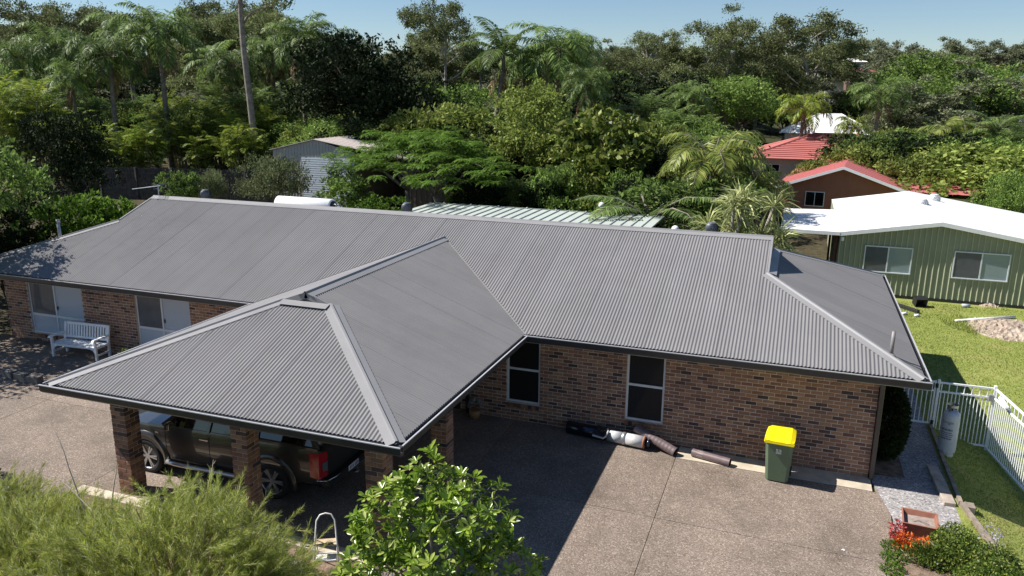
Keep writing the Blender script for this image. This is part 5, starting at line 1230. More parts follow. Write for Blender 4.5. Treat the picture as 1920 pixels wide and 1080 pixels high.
def make_palm(seed, h=9, nf=20, L=3.7, mat='palm', ll=.95, lw=.07, droop=1.7, skirt=6, r0=.16, plum=.25, nl=60, shaft=True):
    r = np.random.default_rng(seed); m = MB(); lean = r.normal(size=2) * .25
    pts = [(lean[0] * f * f, lean[1] * f * f, -.3 + (h + .3) * f) for f in np.linspace(0, 1, 9)]; m.tube(pts, [r0 * (1.25 - .4 * f) for f in np.linspace(0, 1, 9)], 10); top = np.array(pts[-1]); parts = []
    if shaft: m.tube([top, top + (0, 0, .5), top + (0, 0, .9)], [r0 * .95, r0 * .8, r0 * .35], 9); top = top + np.array([0, 0, .75])
    for i in range(nf):
        az = i * 2.399 + r.uniform(-.2, .2); f = i / nf; el = 1.35 - 1.35 * f + r.uniform(-.12, .12)
        o, P = frond(r, top, az, el, L * r.uniform(.85, 1.1), nl, ll, lw, droop * r.uniform(.8, 1.15), .9, plum); parts += o; m.tube([P[k] for k in (0, 3, 6, 9, 11)], [.03, .024, .017, .01, .005], 4)
    V, F = join(parts); 
    dead = []
    for i in range(skirt):
        o, P = frond(r, top - (0, 0, .5), i * 2.1, -.7, L * .7, nl // 2, ll * .6, lw * .9, .9, 1.2, .4); dead += o
    res = proto('palm', m, nmesh('crown', V, F), M['palmtrunk'], LM[mat])
    if dead:
        dm = nmesh('dead_fronds', *join(dead)); dm.materials.append(LM['dead']); return res + (dm,)
    return res
def make_cane(seed, h=4.5, stems=9, mat='cane', L=2.0, nl=26):
    r = np.random.default_rng(seed); m = MB(); parts = []
    for i in range(stems):
        a = r.uniform(0, 6.28); sp = r.uniform(.1, .55); hh = h * r.uniform(.25, .70); b = np.array([math.cos(a) * sp, math.sin(a) * sp, -.2]); e = np.array([math.cos(a) * (sp + hh * .22), math.sin(a) * (sp + hh * .22), hh]); m.tube([b, (b + e) / 2 + (0, 0, .05), e], [.045, .04, .03], 6)
        for k in range(6):
            az = k * 2.399 + r.uniform(-.3, .3); o, P = frond(r, e, az, 1.40 - .15 * k, L * r.uniform(.8, 1.1), nl, .55, .06, 1.15, .6, .12); parts += o; m.tube([P[0], P[5], P[11]], [.018, .012, .004], 4)
    return proto('cane', m, nmesh('crown', *join(parts)), M['cane'], LM[mat])
def make_dracaena(seed, h=3.2, heads=16):
    r = np.random.default_rng(seed); m = MB(); parts = []
    for i in range(heads):
        a = r.uniform(0, 6.28); rad = r.uniform(.1, 1.0); e = np.array([math.cos(a) * rad, math.sin(a) * rad, h * r.uniform(.45, .95)]); limb(m, r, (r.normal() * .1, r.normal() * .1, -.2), e, .06, .035, .05, 5, 6)
        n = 60; D = unit(r.normal(size=(n, 3)) + np.array([0, 0, .45])); S = rand_side(r, D); L = r.uniform(.45, .7, n)[:, None]; W = .045
        P = np.tile(e, (n, 1)); mid = P + D * L * .6; D2 = unit(D + np.array([0, 0, -.7])); V = np.stack([P, mid + S * W / 2, mid + D2 * L * .5, mid - S * W / 2], 1).reshape(-1, 3); parts.append((V, np.arange(len(V)).reshape(-1, 4)))
    return proto('dracaena', m, nmesh('crown', *join(parts)), M['bark'], LM['strap'])
def make_poinciana(seed, h=4.2, w=9.5):
    r = np.random.default_rng(seed); m = MB(); parts = []; tips = []
    limb(m, r, (-.8, 0, -.3), (-1.4, .2, h * .42), .16, .12, .03, 5, 9); limb(m, r, (1.2, .4, -.3), (1.3, .3, h * .40), .12, .09, .03, 5, 9)
    for i in range(26):
        a = i * 2.4; q = math.sqrt((i + .5) / 26); e = np.array([math.cos(a) * w / 2 * q, math.sin(a) * w / 2 * q * .6, h * (.93 - .30 * q * q) + r.normal() * .18]); limb(m, r, (-1.4, .2, h * .42) if e[0] < 0 else (1.3, .3, h * .40), e, .05, .012, .10, 6, 6); tips.append(e)
    for e in tips:                                            # flat sprays of fine fern-like leaves
        for _ in range(16):
            c = e + r.normal(size=3) * np.array([.62, .62, .13]); n = 11; az = r.uniform(0, 6.28)
            for k in range(n):
                a2 = az + k * 6.28 / n; L = r.uniform(.32, .55); o = frond(r, c, a2, r.uniform(.05, .5), L, 11, .12, .034, .9, .3, .05)[0]; parts += o
    return proto('poinciana', m, nmesh('crown', *join(parts)), M['bark'], LM['bright'])
def put(kind, name, label, cat, px, pytop, y, group=None, ws=1.0, rz=None, hmin=.5, H=None, pxz=None, sink=0.0):
    """stand a plant at distance y so that its top meets the pixel (px,pytop)"""
    meshes, h0 = PRO[kind]; p = at_y(px, pytop, y); g = float(T(p[0], y)); h = max(hmin, p[2] - g) if H is None else H
    s = h / h0
    t = thing(name, label, cat, (p[0], y, g - sink), rz if rz is not None else (px * 1.7 + y) % 6.28, group, (s * ws, s * ws, s))
    for nm, me in zip(('trunk', 'crown', 'dead_fronds'), meshes): link(nm, me, None, t)
    return t
PRO['gumA'] = (make_gum(1), 14.6); PRO['gumB'] = (make_gum(2, 14, 1, 90), 14.6); PRO['gumC'] = (make_gum(7, 14, 1, 60, 'gum', 'bark'), 14.6)
PRO['gumD'] = (make_gum(9, 14, 1, 150, 'gum', 'bark_pale', .27, .18), 14.6)
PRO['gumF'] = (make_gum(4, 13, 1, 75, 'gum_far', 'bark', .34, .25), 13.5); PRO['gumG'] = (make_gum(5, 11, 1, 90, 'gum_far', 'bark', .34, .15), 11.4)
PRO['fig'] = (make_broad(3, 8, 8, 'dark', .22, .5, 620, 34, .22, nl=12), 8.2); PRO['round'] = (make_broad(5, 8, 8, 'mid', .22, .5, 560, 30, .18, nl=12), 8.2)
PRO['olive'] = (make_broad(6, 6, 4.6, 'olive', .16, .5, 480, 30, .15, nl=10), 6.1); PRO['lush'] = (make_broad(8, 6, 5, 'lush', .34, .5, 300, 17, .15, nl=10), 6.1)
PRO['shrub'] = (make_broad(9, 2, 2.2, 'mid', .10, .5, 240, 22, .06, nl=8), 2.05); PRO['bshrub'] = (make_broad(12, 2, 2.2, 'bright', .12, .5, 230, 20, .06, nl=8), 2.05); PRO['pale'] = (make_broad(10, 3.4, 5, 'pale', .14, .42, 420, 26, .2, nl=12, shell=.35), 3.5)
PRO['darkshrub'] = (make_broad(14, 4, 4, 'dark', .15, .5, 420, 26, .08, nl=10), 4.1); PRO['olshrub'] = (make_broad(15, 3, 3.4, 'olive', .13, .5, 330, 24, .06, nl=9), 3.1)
PRO['queen'] = (make_palm(1), 11.6); PRO['queen2'] = (make_palm(2, 8, 22, 3.8, 'palm', .95, .065, 2.0, 4), 10.3); PRO['bang'] = (make_palm(3, 6, 13, 2.8, 'palm', .7, .06, 1.4, 3, .12, .05), 8.6)
PRO['ypalm'] = (make_palm(4, 5, 16, 2.7, 'cane', .75, .055, 1.9, 4, .15), 7.3); PRO['date'] = (make_palm(5, 1.1, 26, 1.5, 'palm', .30, .03, 1.5, 0, .1, .1, 40, False), 2.2); PRO['bpalm'] = (make_palm(6, 2.6, 20, 2.6, 'lushpalm', .70, .055, 1.75, 3, .12, .12, 60), 5.3)
PRO['cane'] = (make_cane(1, 7.0, 15, 'cane', 2.3, 30), 6.6); PRO['cane2'] = (make_cane(2, 7.0, 15, 'palm', 2.5, 30), 6.7); PRO['drac'] = (make_dracaena(2), 3.4); PRO['poin'] = (make_poinciana(3), 4.5)
# ------------------------------------------------------------------ planting plan: (kind, pixel x, pixel y of the top, distance y)
for k, px, py, y, ws, nm, la, cat in (
    ('queen', 292, 8, 29, 1.0, 'queen_palm', 'tall queen palm with drooping fronds and ringed bare trunk', 'palm tree'),
    ('queen2', 196, 62, 27, 1.0, 'queen_palm', 'shorter queen palm leaning out of the cane palms', 'palm tree'),
    ('queen', 560, 25, 34, .9, 'queen_palm', 'dark queen palm behind the beige shed, paler of the pair', 'palm tree'),
    ('queen2', 604, 52, 35, .95, 'queen_palm', 'dark queen palm beside the black fig tree', 'palm tree'),
    ('fig', 702, 58, 34, 1.05, 'fig_tree', 'very dark dense rounded fig tree', 'tree'),
    ('bang', 922, 30, 36, 1.0, 'bangalow_palm', 'bangalow palm with upright feathery crown and red seed skirt', 'palm tree'),
    ('queen2', 1052, 52, 38, 1.15, 'queen_palm', 'broad arching palm towering over the olive green tree', 'palm tree'),
    ('olive', 1008, 150, 28, 1.1, 'olive_green_tree', 'dense yellow olive tree in the back garden', 'tree'),
    ('lush', 1140, 190, 24, 1.05, 'large_leaf_tree', 'lush tree with large glossy pale leaves', 'tree'),
    ('poin', 795, 228, 20, .95, 'poinciana_tree', 'wide flat bright green feathery poinciana tree', 'tree'),
    ('pale', 512, 280, 18, .62, 'pale_shrub_tree', 'spreading pale grey green shrub tree before the beige shed', 'tree'),
    ('shrub', 655, 322, 18.5, 1.0, 'garden_shrub', 'round mid green shrub beside the lean-to', 'shrub'),
    ('bpalm', 1345, 205, 19, .95, 'clumping_palm', 'large yellow green palm with split fronds beside the dracaena', 'palm tree'),
    ('bpalm', 1452, 285, 21, .62, 'clumping_palm', 'young palm in front of the red tiled roof', 'palm tree'),
    ('date', 1213, 318, 17.5, 1.5, 'dwarf_date_palm', 'small fine leaved dwarf date palm by the patio', 'palm tree'),
    ('drac', 1402, 340, 11.6, 1.05, 'dracaena', 'variegated dracaena with many spiky rosettes beside house gablet', 'shrub'),
    ('drac', 1462, 418, 11.2, .45, 'dracaena', 'single low pale dracaena rosette at the awning edge', 'shrub'),
    ('ypalm', 1508, 165, 52, 1.0, 'yellow_palm', 'yellowing queen palm standing before the white roof', 'palm tree'),
    ('ypalm', 1598, 208, 50, .8, 'yellow_palm', 'small ragged palm at the white roof edge', 'palm tree'),
    ('queen2', 1652, 150, 62, 1.3, 'queen_palm', 'spreading dark palm clump below the maroon roof', 'palm tree'),
    ('bang', 1850, 205, 46, 1.2, 'bangalow_palm', 'pale stiff fronded palm near the flat white building', 'palm tree'),
    ('bpalm', 1800, 192, 48, 1.2, 'clumping_palm', 'bright arching palm left of the pale stiff palm', 'palm tree'),
    ('gumB', 840, -12, 58, .80, 'gum_tree', 'tall slender gum tree with open leafy crown above the dark fig', 'gum tree'),
    ('gumA', 1378, 5, 72, .95, 'gum_tree', 'tall gum with pale forked trunk against the sky', 'gum tree'),
    ('gumB', 1482, 14, 76, 1.15, 'gum_tree', 'broad dark crowned gum beside the pale forked gum', 'gum tree'),
    ('round', 1745, 88, 84, 1.3, 'rounded_tree', 'big rounded dark green tree below the skyline gums', 'tree'),
    ('round', 1668, 135, 80, 1.0, 'rounded_tree', 'rounded green tree beside the maroon roofed house', 'tree'),
    ('round', 1830, 110, 82, 1.1, 'rounded_tree', 'rounded grey green tree below the terracotta roof', 'tree'),
    ('olshrub', 1640, 256, 40, 1.0, 'garden_shrub', 'leafy green shrub covering the red tiled roof edge', 'shrub'),
    ('olshrub', 1540, 292, 39, .8, 'garden_shrub', 'leafy shrub behind the red steel roof ridge', 'shrub'),
    ('olshrub', 1855, 258, 37, 1.8, 'garden_shrub', 'yellow green rounded shrub behind the red verandah roof', 'shrub'),
    ('round', 1905, 312, 30, .75, 'rounded_tree', 'dense bright green tree beside the white shed roof', 'tree'),
    ('olshrub', 1760, 275, 38, 1.3, 'garden_shrub', 'green shrub beside the satellite dish', 'shrub'),
    ('darkshrub', 118, 205, 17, .72, 'dark_tree', 'dark shadowy small leaved tree left of the paling fence', 'tree'),
    ('bshrub', 150, 350, 6.5, .85, 'citrus_shrub', 'sunlit glossy green shrub beside the roof hip with vent pipe', 'shrub'),
    ('bshrub', 226, 362, 8.0, .75, 'citrus_shrub', 'sunlit small leafy shrub nearer the antenna', 'shrub'),
    ('shrub', 335, 318, 18, .75, 'garden_shrub', 'dark green shrub against the paling fence', 'shrub'),
    ('pale', 395, 312, 19, .35, 'garden_shrub', 'thin pale shrub against the paling fence corner', 'shrub'),
    ('bshrub', 700, 362, 15, .9, 'garden_shrub', 'low bright shrub between water tank and turbine vent', 'shrub'),
    ('olive', 1265, 225, 26, 1.0, 'olive_green_tree', 'olive green garden tree beside the large palm', 'tree'),
    ('shrub', 1290, 330, 17, 1.2, 'garden_shrub', 'dark shrub beneath the large palm', 'shrub'),
    ('olshrub', 870, 175, 31, 1.1, 'garden_shrub', 'leafy shrub at the foot of the bangalow palm', 'shrub')):
    t = put(k, nm, la, cat, px, py, y, None, ws)
# red seed skirt of the bangalow palm
# tall bare gum trunk running out of the frame, foliage only high up
b = on_t(470, 236); b = np.array([at_y(470, 236, 28)[0], 28, 0]); b[2] = float(T(b[0], 28))
t = thing('tall_gum', 'tall bare grey gum trunk rising out of the picture', 'gum tree', b)
tp = at_y(450, -40, 28); d = np.array([tp[0] - b[0], 0, tp[2] - b[2]]); m = MB(); rgt = np.random.default_rng(5)
m.tube([d * f + np.array([.12 * math.sin(5 * f), .1 * math.sin(7 * f), -.3 * (f == 0)]) for f in np.linspace(0, 1.25, 12)], [.27 - .12 * f for f in np.linspace(0, 1.25, 12)], 12)
lob = []
for i in range(9):
    f = .80 + .05 * i; p0 = d * f; a = i * 2.4; e = p0 + np.array([math.cos(a) * 2.6, math.sin(a) * 2.2, 1.0 + .25 * i]); limb(m, rgt, p0, e, .09, .03); lob.append((*e, 1.3, 1.3, .9))
m.build('trunk', M['bark'], t, True); link('crown', nmesh('crown', *clump_crown(rgt, lob, 150, 34, .25, .36, .42, .3, .4)), LM['gum'], t)
# canes, shrubs, gums that only their place tells apart
G1 = 'golden cane palms of the understorey'
rr = random.Random(21)
for (px, py, y) in ((55, 178, 24), (112, 188, 25.5), (235, 232, 25), (278, 222, 26), (352, 205, 28), (405, 172, 31), (442, 200, 30), (160, 215, 24), (20, 120, 23), (318, 160, 31), (375, 240, 27.2), (438, 215, 27.5), (500, 185, 32), (480, 235, 28)):
    put('cane', 'golden_cane_palm', 'clumping golden cane palm with arching yellow green fronds in the left understorey', 'palm', px, py, y, G1, rr.uniform(.8, 1.05))
G2 = 'dark green cane palms behind the yard'
for (px, py, y) in ((85, 110, 33), (150, 175, 31), (245, 165, 33), (420, 130, 36), (520, 140, 38), (1095, 205, 29), (1190, 215, 28), (1240, 160, 40), (1180, 330, 20), (1050, 300, 22), (1290, 190, 36), (1700, 235, 44), (1760, 225, 50), (1890, 225, 44), (985, 325, 21), (70, 150, 27), (330, 190, 30), (400, 160, 34), (480, 150, 33), (640, 215, 30), (850, 190, 32), (890, 240, 28)):
    put('cane2', 'cane_palm', 'dark green clumping cane palm in the garden belt behind', 'palm', px, py, y, G2, rr.uniform(.75, 1.05))
G3 = 'understorey bushes filling the garden belt'
BUSH = {'darkshrub': 'dark small leaved bush in the dense belt beyond the yard', 'olive': 'yellow olive bush in the dense belt beyond the yard', 'round': 'rounded mid green bush in the dense belt beyond the yard', 'olshrub': 'low olive bush in the dense belt beyond the yard', 'fig': 'very dark rounded tree in the dense belt beyond the yard', 'shrub': 'low green bush against the brown back fence', 'pale': 'pale loose bush in the dense belt beyond the yard'}
def bush(k, px, py, y, ws): put(k, 'understorey_bush', BUSH[k] if k != 'darkshrub' or y > 24 else 'dark bush against the brown back fence', 'bush', px, py, y, G3 + ' (' + k + ')', ws)
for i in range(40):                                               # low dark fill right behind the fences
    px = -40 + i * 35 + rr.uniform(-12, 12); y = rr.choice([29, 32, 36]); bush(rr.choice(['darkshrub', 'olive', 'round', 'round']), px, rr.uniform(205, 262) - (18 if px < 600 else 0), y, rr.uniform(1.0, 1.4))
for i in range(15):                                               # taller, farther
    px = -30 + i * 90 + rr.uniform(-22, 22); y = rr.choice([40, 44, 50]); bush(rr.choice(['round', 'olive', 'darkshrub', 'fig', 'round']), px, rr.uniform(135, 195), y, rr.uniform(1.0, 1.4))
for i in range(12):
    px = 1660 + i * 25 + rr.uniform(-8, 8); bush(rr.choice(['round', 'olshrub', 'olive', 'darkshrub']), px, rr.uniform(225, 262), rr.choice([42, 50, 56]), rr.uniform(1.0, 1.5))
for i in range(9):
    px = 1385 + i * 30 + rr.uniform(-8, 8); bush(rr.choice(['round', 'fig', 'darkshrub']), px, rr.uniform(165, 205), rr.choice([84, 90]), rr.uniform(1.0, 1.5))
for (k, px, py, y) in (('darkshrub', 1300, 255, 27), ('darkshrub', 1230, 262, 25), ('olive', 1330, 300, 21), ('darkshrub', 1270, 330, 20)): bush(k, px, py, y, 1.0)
for i in range(14):
    px = 860 + i * 33 + rr.uniform(-10, 10); bush(rr.choice(['darkshrub', 'shrub', 'olshrub', 'darkshrub']), px, rr.uniform(295, 350), rr.uniform(19.5, 22.5), rr.uniform(.6, .9))
G6 = 'slender queen palms in the palm garden'
for (px, py, y) in ((100, 52, 31), (432, 88, 34), (507, 62, 37), (236, 30, 37), (650, 92, 37), (985, 82, 41), (128, 110, 26), (25, 70, 29), (375, 62, 36), (1105, 120, 34), (1300, 150, 40)):
    put(rr.choice(['queen', 'queen2', 'bang']), 'slender_palm', 'slender feather palm rising above the garden understorey', 'palm tree', px, py, y, G6, rr.uniform(.75, .95))
G4 = 'gum trees along the back of the suburb'
for (px, py, y, ws) in ((75, -25, 46, .9), (150, 5, 52, 1.0), (30, 30, 60, 1.1), (365, 12, 50, 1.0), (250, 40, 64, 1.2), (420, 45, 58, 1.1), (510, 5, 48, .9), (545, 45, 62, 1.0), (790, 70, 62, 1.1), (745, 80, 66, 1.0), (895, 70, 70, 1.0), (-40, 10, 48, 1.1), (110, 15, 55, 1.2), (205, -10, 57, 1.0), (330, 20, 60, 1.2), (395, -15, 54, 1.0), (470, 30, 66, 1.2), (15, -5, 54, 1.1), (500, -20, 56, 1.0), (640, 60, 68, 1.1), (990, 75, 74, 1.1), (1035, 60, 60, 1.0), (820, 40, 66, 1.2), (1270, 62, 74, 1.1), (1215, 42, 84, 1.1), (1325, 48, 72, 1.0), (1430, 38, 78, 1.0), (1545, 62, 80, 1.1), (1165, 78, 78, 1.1), (1115, 92, 70, 1.0), (1090, 55, 82, 1.0)):
    k = rr.choice(['gumD', 'gumB', 'gumD', 'gumC']); put(k, 'gum_tree', {'gumA': 'pale barked gum with open crown behind the palm garden', 'gumB': 'pale barked gum with full crown behind the palm garden', 'gumC': 'grey barked thin gum behind the palm garden', 'gumD': 'dense leafy gum behind the palm garden'}[k], 'gum tree', px, py, y, G4 + ' (' + k + ')', ws)
G5 = 'distant gum trees on the far hillside'
HL = {'gumF': 'distant open crowned gum tree on the far hillside', 'gumG': 'distant bushy gum tree branching low on the far hillside', 'round': 'distant dense rounded green tree on the far hillside'}
def hill(k, px, py, y): put(k, 'hillside_gum', HL[k], 'gum tree', px, py, y, G5 + ' (' + k + ')', rr.uniform(1.0, 1.5))
for i in range(74):
    px = -60 + i * 28 + rr.uniform(-12, 12); y = rr.choice([95, 110, 130, 150, 180])
    base = np.interp(px, [0, 250, 600, 680, 960, 1060, 1140, 1220, 1300, 1500, 1600, 1690, 1760, 1830, 1920], [95, 92, 95, 78, 75, 62, 92, 45, 62, 66, 62, 42, 66, 38, 52]); py = base + rr.uniform(-6, 30)
    if 1560 < px < 1640 or px > 1865: y = max(y, 160)
    hill(rr.choice(['gumF', 'gumG', 'gumF']), px, py, y)
for i in range(34):
    px = 1000 + i * 28 + rr.uniform(-12, 12); y = rr.choice([66, 74, 90]); py = rr.uniform(120, 165)
    if 1440 < px < 1650 or 1860 < px: continue
    hill(rr.choice(['gumG', 'round', 'gumG']), px, py, y)
# the tree left of the house that shades the roof end (mostly out of frame)
put('round', 'shade_tree', 'dark leafy tree overhanging the left end of the roof', 'tree', -118, 300, 2.2, None, .8, H=7.4)
t = put('round', 'shade_tree', 'leafy tree beside the driveway left of the bench', 'tree', -40, 300, -2.2, None, .8, H=6.8); t.location = (-26.9, -2.5, float(T(-26.9, -2.5)))
put('darkshrub', 'shade_tree', 'dark drooping shrub with red new leaves left of the roof hip', 'shrub', 35, 352, 5.5, None, .95)
put('darkshrub', 'shade_tree', 'low dark shrub in the shade behind the large pot', 'shrub', -12, 430, 3.4, None, .8)
r = np.random.default_rng(8)
o = thing('red_shoots', 'cluster of red young leaves on the dark shrub', 'foliage', at_y(33, 352, 5.3)); D = unit(r.normal(size=(40, 3)) + (0, 0, -.4)); P = r.normal(size=(40, 3)) * np.array([.12, .12, .18])
link('leaves', nmesh('leaves', *leaf_quads(P, D, rand_side(r, D), .16, .05)), LM['flower_r'], o)

# ------------------------------------------------------------------ foreground planting
def feathery(name, label, c, rx, ry, h, nb, seed, tilt=0.0):
    r = np.random.default_rng(seed); t = thing(name, label, 'shrub', (c[0], c[1], float(T(c[0], c[1])) - .03)); m = MB(); parts = []
    for i in range(nb):
        a = r.uniform(0, 6.28); q = math.sqrt(r.random()); e = np.array([math.cos(a) * rx * q, math.sin(a) * ry * q, h * (1.0 - .50 * q ** 2.0) * (.55 + .45 * r.random() ** .7) * (.86 + .14 * math.sin(3.1 * a + 4 * q))])
        s = np.array([e[0] * .12, e[1] * .12, .0]); mid = (s + e) / 2 + np.array([0, 0, h * .12]); pts = [s * (1 - f) ** 2 + 2 * mid * f * (1 - f) + e * f * f for f in np.linspace(0, 1, 7)]
        if i % 3 == 0: m.tube(pts, [.028 - .021 * f for f in np.linspace(0, 1, 7)], 5)
        tip = unit(np.array(pts[-1]) - np.array(pts[-2]))
        for _ in range(7):                                   # plumes: fine twigs dressed with needles
            d = unit(tip + r.normal(size=3) * .45 + np.array([.25, 0, .1])); L = r.uniform(.25, .55); st = e + r.normal(size=3) * np.array([.22, .22, .14]) - d * L * .5; n = 105
            f = r.random(n)[:, None]; P = st + d * L * f + r.normal(size=(n, 3)) * .008; D = unit(d + r.normal(size=(n, 3)) * .36); ln = r.uniform(.06, .14, n)
            parts.append(leaf_quads(P, D, rand_side(r, D), ln, .0048))
            if _ < 2: m.tube([st, st + d * L], [.005, .002], 3, False)
    m.build('branches', plain(name + '_twig', (.36, .29, .16), .8, var=.3), t); o = link('foliage', nmesh('foliage', *join(parts)), LM['needle'], t); return t
feathery('feathery_bush', 'large feathery yellow green needle leaved bush before the carport', (-9.45, -9.6), 2.35, 1.25, 2.72, 330, 31)
feathery('feathery_bush', 'lower feathery bush left of the large one, with bare twigs', (-12.2, -9.5), 2.0, 1.2, 1.72, 230, 34)
feathery('feathery_bush', 'low sprawling feathery bush beside the step ladder', (-8.6, -9.1), .9, .6, .75, 50, 32)
feathery('feathery_bush', 'feathery bush spreading to the garden corner by the driveway', (-14.2, -8.7), 1.4, 1.0, 1.25, 110, 33)
# dead bare twigs poking out
t = thing('bare_twigs', 'bare pale dead twigs standing out of the feathery bush', 'twigs', (-12.2, -8.9, .1)); TB = plain('dead_twig_bark', (.62, .52, .40), .85)
for (px, py, qx, qy, y) in ((105, 812, 130, 880, -8.9), (96, 885, 165, 950, -9.0), (218, 870, 214, 905, -8.6), (400, 862, 392, 905, -8.6)):
    a = at_y(qx, qy, y) - np.array([-12.2, -8.9, .1]); b_ = at_y(px, py, y) - np.array([-12.2, -8.9, .1]); dn = a - (b_ - a) * 1.2
    m = MB(); m.tube([dn, a, (a + b_) / 2 + (.02, 0, .02), b_], [.013, .010, .007, .003], 6); tw = m.build('twig', TB, t)
    for f, sg in ((.3, 1), (.55, -1), (.75, 1)):
        q = a + (b_ - a) * f; m = MB(); m.tube([q, q + np.array([sg * .07, 0, .09])], [.005, .002], 4); m.build('side_twig', TB, tw)
# glossy leafy shrub: individual folded leaves in whorls
def leafy(name, label, c, lobes, nw, seed, L0=.135, mat='glossy'):
    r = np.random.default_rng(seed); t = thing(name, label, 'shrub', (c[0], c[1], float(T(c[0], c[1])) - .03)); m = MB(); VV = []; lob = np.array(lobes, float)
    limb(m, r, (0, 0, -.1), (.05, 0, .7), .05, .04)
    for l in lob: limb(m, r, (.05, 0, .6), l[:3], .032, .012, .06, 6)
    vol = lob[:, 3] * lob[:, 4] * lob[:, 5]; pick = r.choice(len(lob), nw, p=vol ** .75 / (vol ** .75).sum())
    for i in pick:
        l = lob[i]; d = unit(r.normal(size=3) + np.array([-.15, -.2, .35])); q = .45 + .55 * r.random() ** .5; w = l[:3] + d * l[3:6] * q; ax = unit(d * .6 + np.array([0, 0, .8]) + r.normal(size=3) * .25)
        if r.random() < .35: m.tube([l[:3] + (w - l[:3]) * .3, w], [.009, .004], 4, False)
        u = unit(np.cross(ax, r.normal(size=3))); v = np.cross(ax, u); n = r.integers(7, 11)
        for k in range(n):
            a = k * 2.4; el = r.uniform(.15, 1.0); D = unit((u * math.cos(a) + v * math.sin(a)) * math.cos(el) + ax * math.sin(el)); L = L0 * r.uniform(.65, 1.2); S = unit(np.cross(D, ax)); N = np.cross(S, D); W = L * .36; b = w + D * .015 - ax * .03 * (k / n)
            bend = -N * L * .10
            VV += [b, b + D * L * .38 + S * W * .42 + N * W * .2, b + D * L * .75 + S * W * .46 + N * W * .18 + bend * .5, b + D * L + bend, b + D * L * .75 - S * W * .46 + N * W * .18 + bend * .5, b + D * L * .38 - S * W * .42 + N * W * .2]
    V = np.array(VV); k = np.arange(len(V) // 6)[:, None] * 6; F = np.concatenate([k + np.array([0, 1, 2, 3]), k + np.array([0, 3, 4, 5])]); m.build('stems', M['bark'], t, True); link('foliage', nmesh('foliage', V, F), LM[mat], t); return t
c = (-6.0, -8.75)
leafy('glossy_shrub', 'tall glossy bright green leafy shrub before the carport corner', c, [(-.15, 0, 2.95, .40, .35, .55), (.45, .0, 2.75, .70, .45, .50), (-.70, .0, 2.35, .50, .45, .60), (.95, .05, 2.05, .48, .45, .50), (.20, -.1, 2.0, .65, .5, .60), (-.75, -.1, 1.55, .65, .5, .55), (.45, 0, 1.3, .7, .5, .5), (-1.15, -.1, 1.15, .5, .4, .4), (1.05, 0, 1.15, .4, .4, .4)], 640, 41)
def low(name, label, pts, rad, h, n, leaf, asp, mat, seed, cat='plant', group=None, k=1):
    r = np.random.default_rng(seed); pts = np.array(pts, float); c = pts.mean(0); g = float(T(c[0], c[1])); t = thing(name, label, cat, (c[0], c[1], g - .03), 0, group)
    i = r.integers(0, len(pts), n); a = r.uniform(0, 6.28, n); q = np.sqrt(r.random(n)) * rad; P = np.stack([pts[i, 0] - c[0] + np.cos(a) * q, pts[i, 1] - c[1] + np.sin(a) * q, h * (1 - (q / rad) ** 2 * .7) * r.random(n) ** .5], 1)
    D = unit(r.normal(size=(n, 3)) + np.array([0, 0, .7])); s = leaf * r.uniform(.6, 1.3, n); m = MB()
    for j in range(min(14, len(pts) * 3)): p0 = P[j] * (1, 1, 0); m.tube([p0 * .6, P[j]], [.008, .003], 4, False)
    m.build('stems', M['bark_dark'], t); link('foliage', nmesh('foliage', *leaf_quads(P, D, rand_side(r, D), s, s * asp)), LM[mat], t); return t
low('ground_cover', 'low leafy ground cover at the driveway edge under the glossy shrub', [(-7.2, -9.2), (-6.6, -9.3), (-5.9, -9.2), (-5.3, -8.9), (-6.2, -8.3), (-7.3, -8.2)], .55, .75, 7000, .07, .4, 'shrub', 51)
low('flower_clump', 'mauve flowering clump at the shaded driveway edge', [(-5.35, -7.2), (-5.0, -7.5), (-5.6, -7.7), (-4.9, -7.9)], .28, .55, 500, .05, .6, 'mauve', 52)
low('silver_plant', 'silvery ground cover beside the step ladder', [(-8.4, -7.4), (-8.0, -7.6), (-7.7, -7.3), (-9.3, -7.5)], .35, .35, 1500, .06, .45, 'silver', 53)
low('ground_cover', 'weedy green ground cover around the step ladder feet', [(-9.8, -7.4), (-9.2, -7.6), (-8.7, -7.8), (-8.3, -8.0), (-10.4, -7.3)], .5, .30, 5000, .07, .25, 'shrub', 54)
low('silver_plant', 'silvery low shrub at the garden corner by the dark bush', [(-15.9, -7.6), (-15.3, -7.8), (-14.7, -7.5), (-16.2, -8.1)], .45, .5, 2600, .07, .4, 'silver', 55)
low('dark_bush', 'dense dark bush at the corner of the driveway bed', [(-17.3, -7.3), (-17.9, -7.6), (-18.5, -7.5), (-17.6, -8.1)], .7, 1.15, 9000, .08, .5, 'hedge', 56, 'shrub')
low('ground_cover', 'small leafy plant between bench and carport eave', [(-19.9, -.45), (-19.6, -.5)], .3, .45, 700, .08, .5, 'lush', 57)
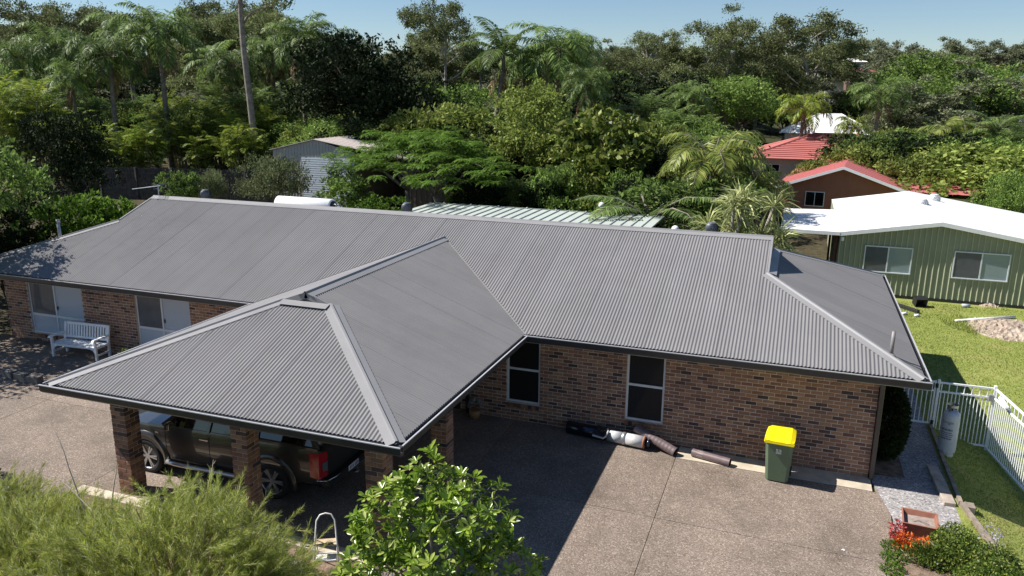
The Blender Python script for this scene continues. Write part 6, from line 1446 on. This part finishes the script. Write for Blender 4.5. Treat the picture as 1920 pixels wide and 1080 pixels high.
# garden bed at the right: dense small-leaved shrub, orange flowers, weeds
low('garden_bush', 'dense small leaved green bush beside the terracotta planter', [(1.25, -2.5), (1.35, -2.75), (1.15, -3.0), (1.5, -3.2), (1.75, -3.5), (1.45, -3.7), (1.8, -3.0)], .42, .62, 15000, .05, .55, 'shrub', 61, 'shrub')
low('flowering_plant', 'orange and red leaved flowering plant below the planter', [(.40, -2.62), (.55, -2.72), (.74, -2.68)], .16, .34, 600, .07, .45, 'flower_o', 62)
low('flowering_plant', 'dark red leaved plant touching the planter side', [(.30, -2.40), (.34, -2.5)], .13, .5, 260, .07, .4, 'flower_r', 63)
low('strappy_plant', 'green strappy clump in front of the orange flowers', [(.62, -3.0), (.75, -3.05), (.9, -3.0)], .24, .36, 900, .16, .12, 'shrub', 64)
low('weeds', 'patch of weeds along the driveway kerb of the right bed', [(.25, -2.7), (.22, -3.1), (.18, -3.5), (.3, -3.9), (.7, -4.1)], .22, .14, 1800, .05, .5, 'bright', 65)
low('flower_clump', 'pale mauve flower spikes beside the timber edging', [(1.95, -1.75), (2.05, -1.95)], .14, .5, 120, .05, .6, 'mauve', 66)
# clipped hedge by the side gate
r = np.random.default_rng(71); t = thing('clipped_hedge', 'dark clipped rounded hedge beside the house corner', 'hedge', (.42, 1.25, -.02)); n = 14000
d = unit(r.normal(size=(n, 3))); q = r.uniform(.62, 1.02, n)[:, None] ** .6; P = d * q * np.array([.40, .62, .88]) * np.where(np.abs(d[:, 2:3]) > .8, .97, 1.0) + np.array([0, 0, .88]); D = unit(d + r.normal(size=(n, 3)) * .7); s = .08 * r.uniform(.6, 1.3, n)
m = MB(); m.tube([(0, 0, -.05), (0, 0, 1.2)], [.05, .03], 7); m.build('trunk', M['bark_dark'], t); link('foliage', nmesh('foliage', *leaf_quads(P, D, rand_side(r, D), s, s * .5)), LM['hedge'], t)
# lawn grass blades
r = np.random.default_rng(81); n = 90000; x = 1.75 + r.random(n) ** 1.15 * 9; y = -6 + 22.6 * r.random(n)
keep = ~((x > 4.3) & (y > 12.2) & (y < 15.6) & (r.random(n) < .8)); x, y = x[keep], y[keep]; n = len(x)
P = np.stack([x, y, T(x, y) - .01], 1); D = unit(np.stack([r.normal(size=n) * .55, r.normal(size=n) * .55, np.ones(n)], 1)); tall = 1 + 1.8 * (np.sin(x * 1.3 + y * .4) * np.sin(y * .9 - x * .3) > .45) * (y > 11)
V, F = leaf_quads(P, D, rand_side(r, D), .05 * r.uniform(.6, 1.5, n) * tall, .016 * np.ones(n)); o = link('grass', nmesh('grass', V, F), LM['grass']); o['kind'] = 'stuff'; o['label'] = 'short sunlit lawn grass'
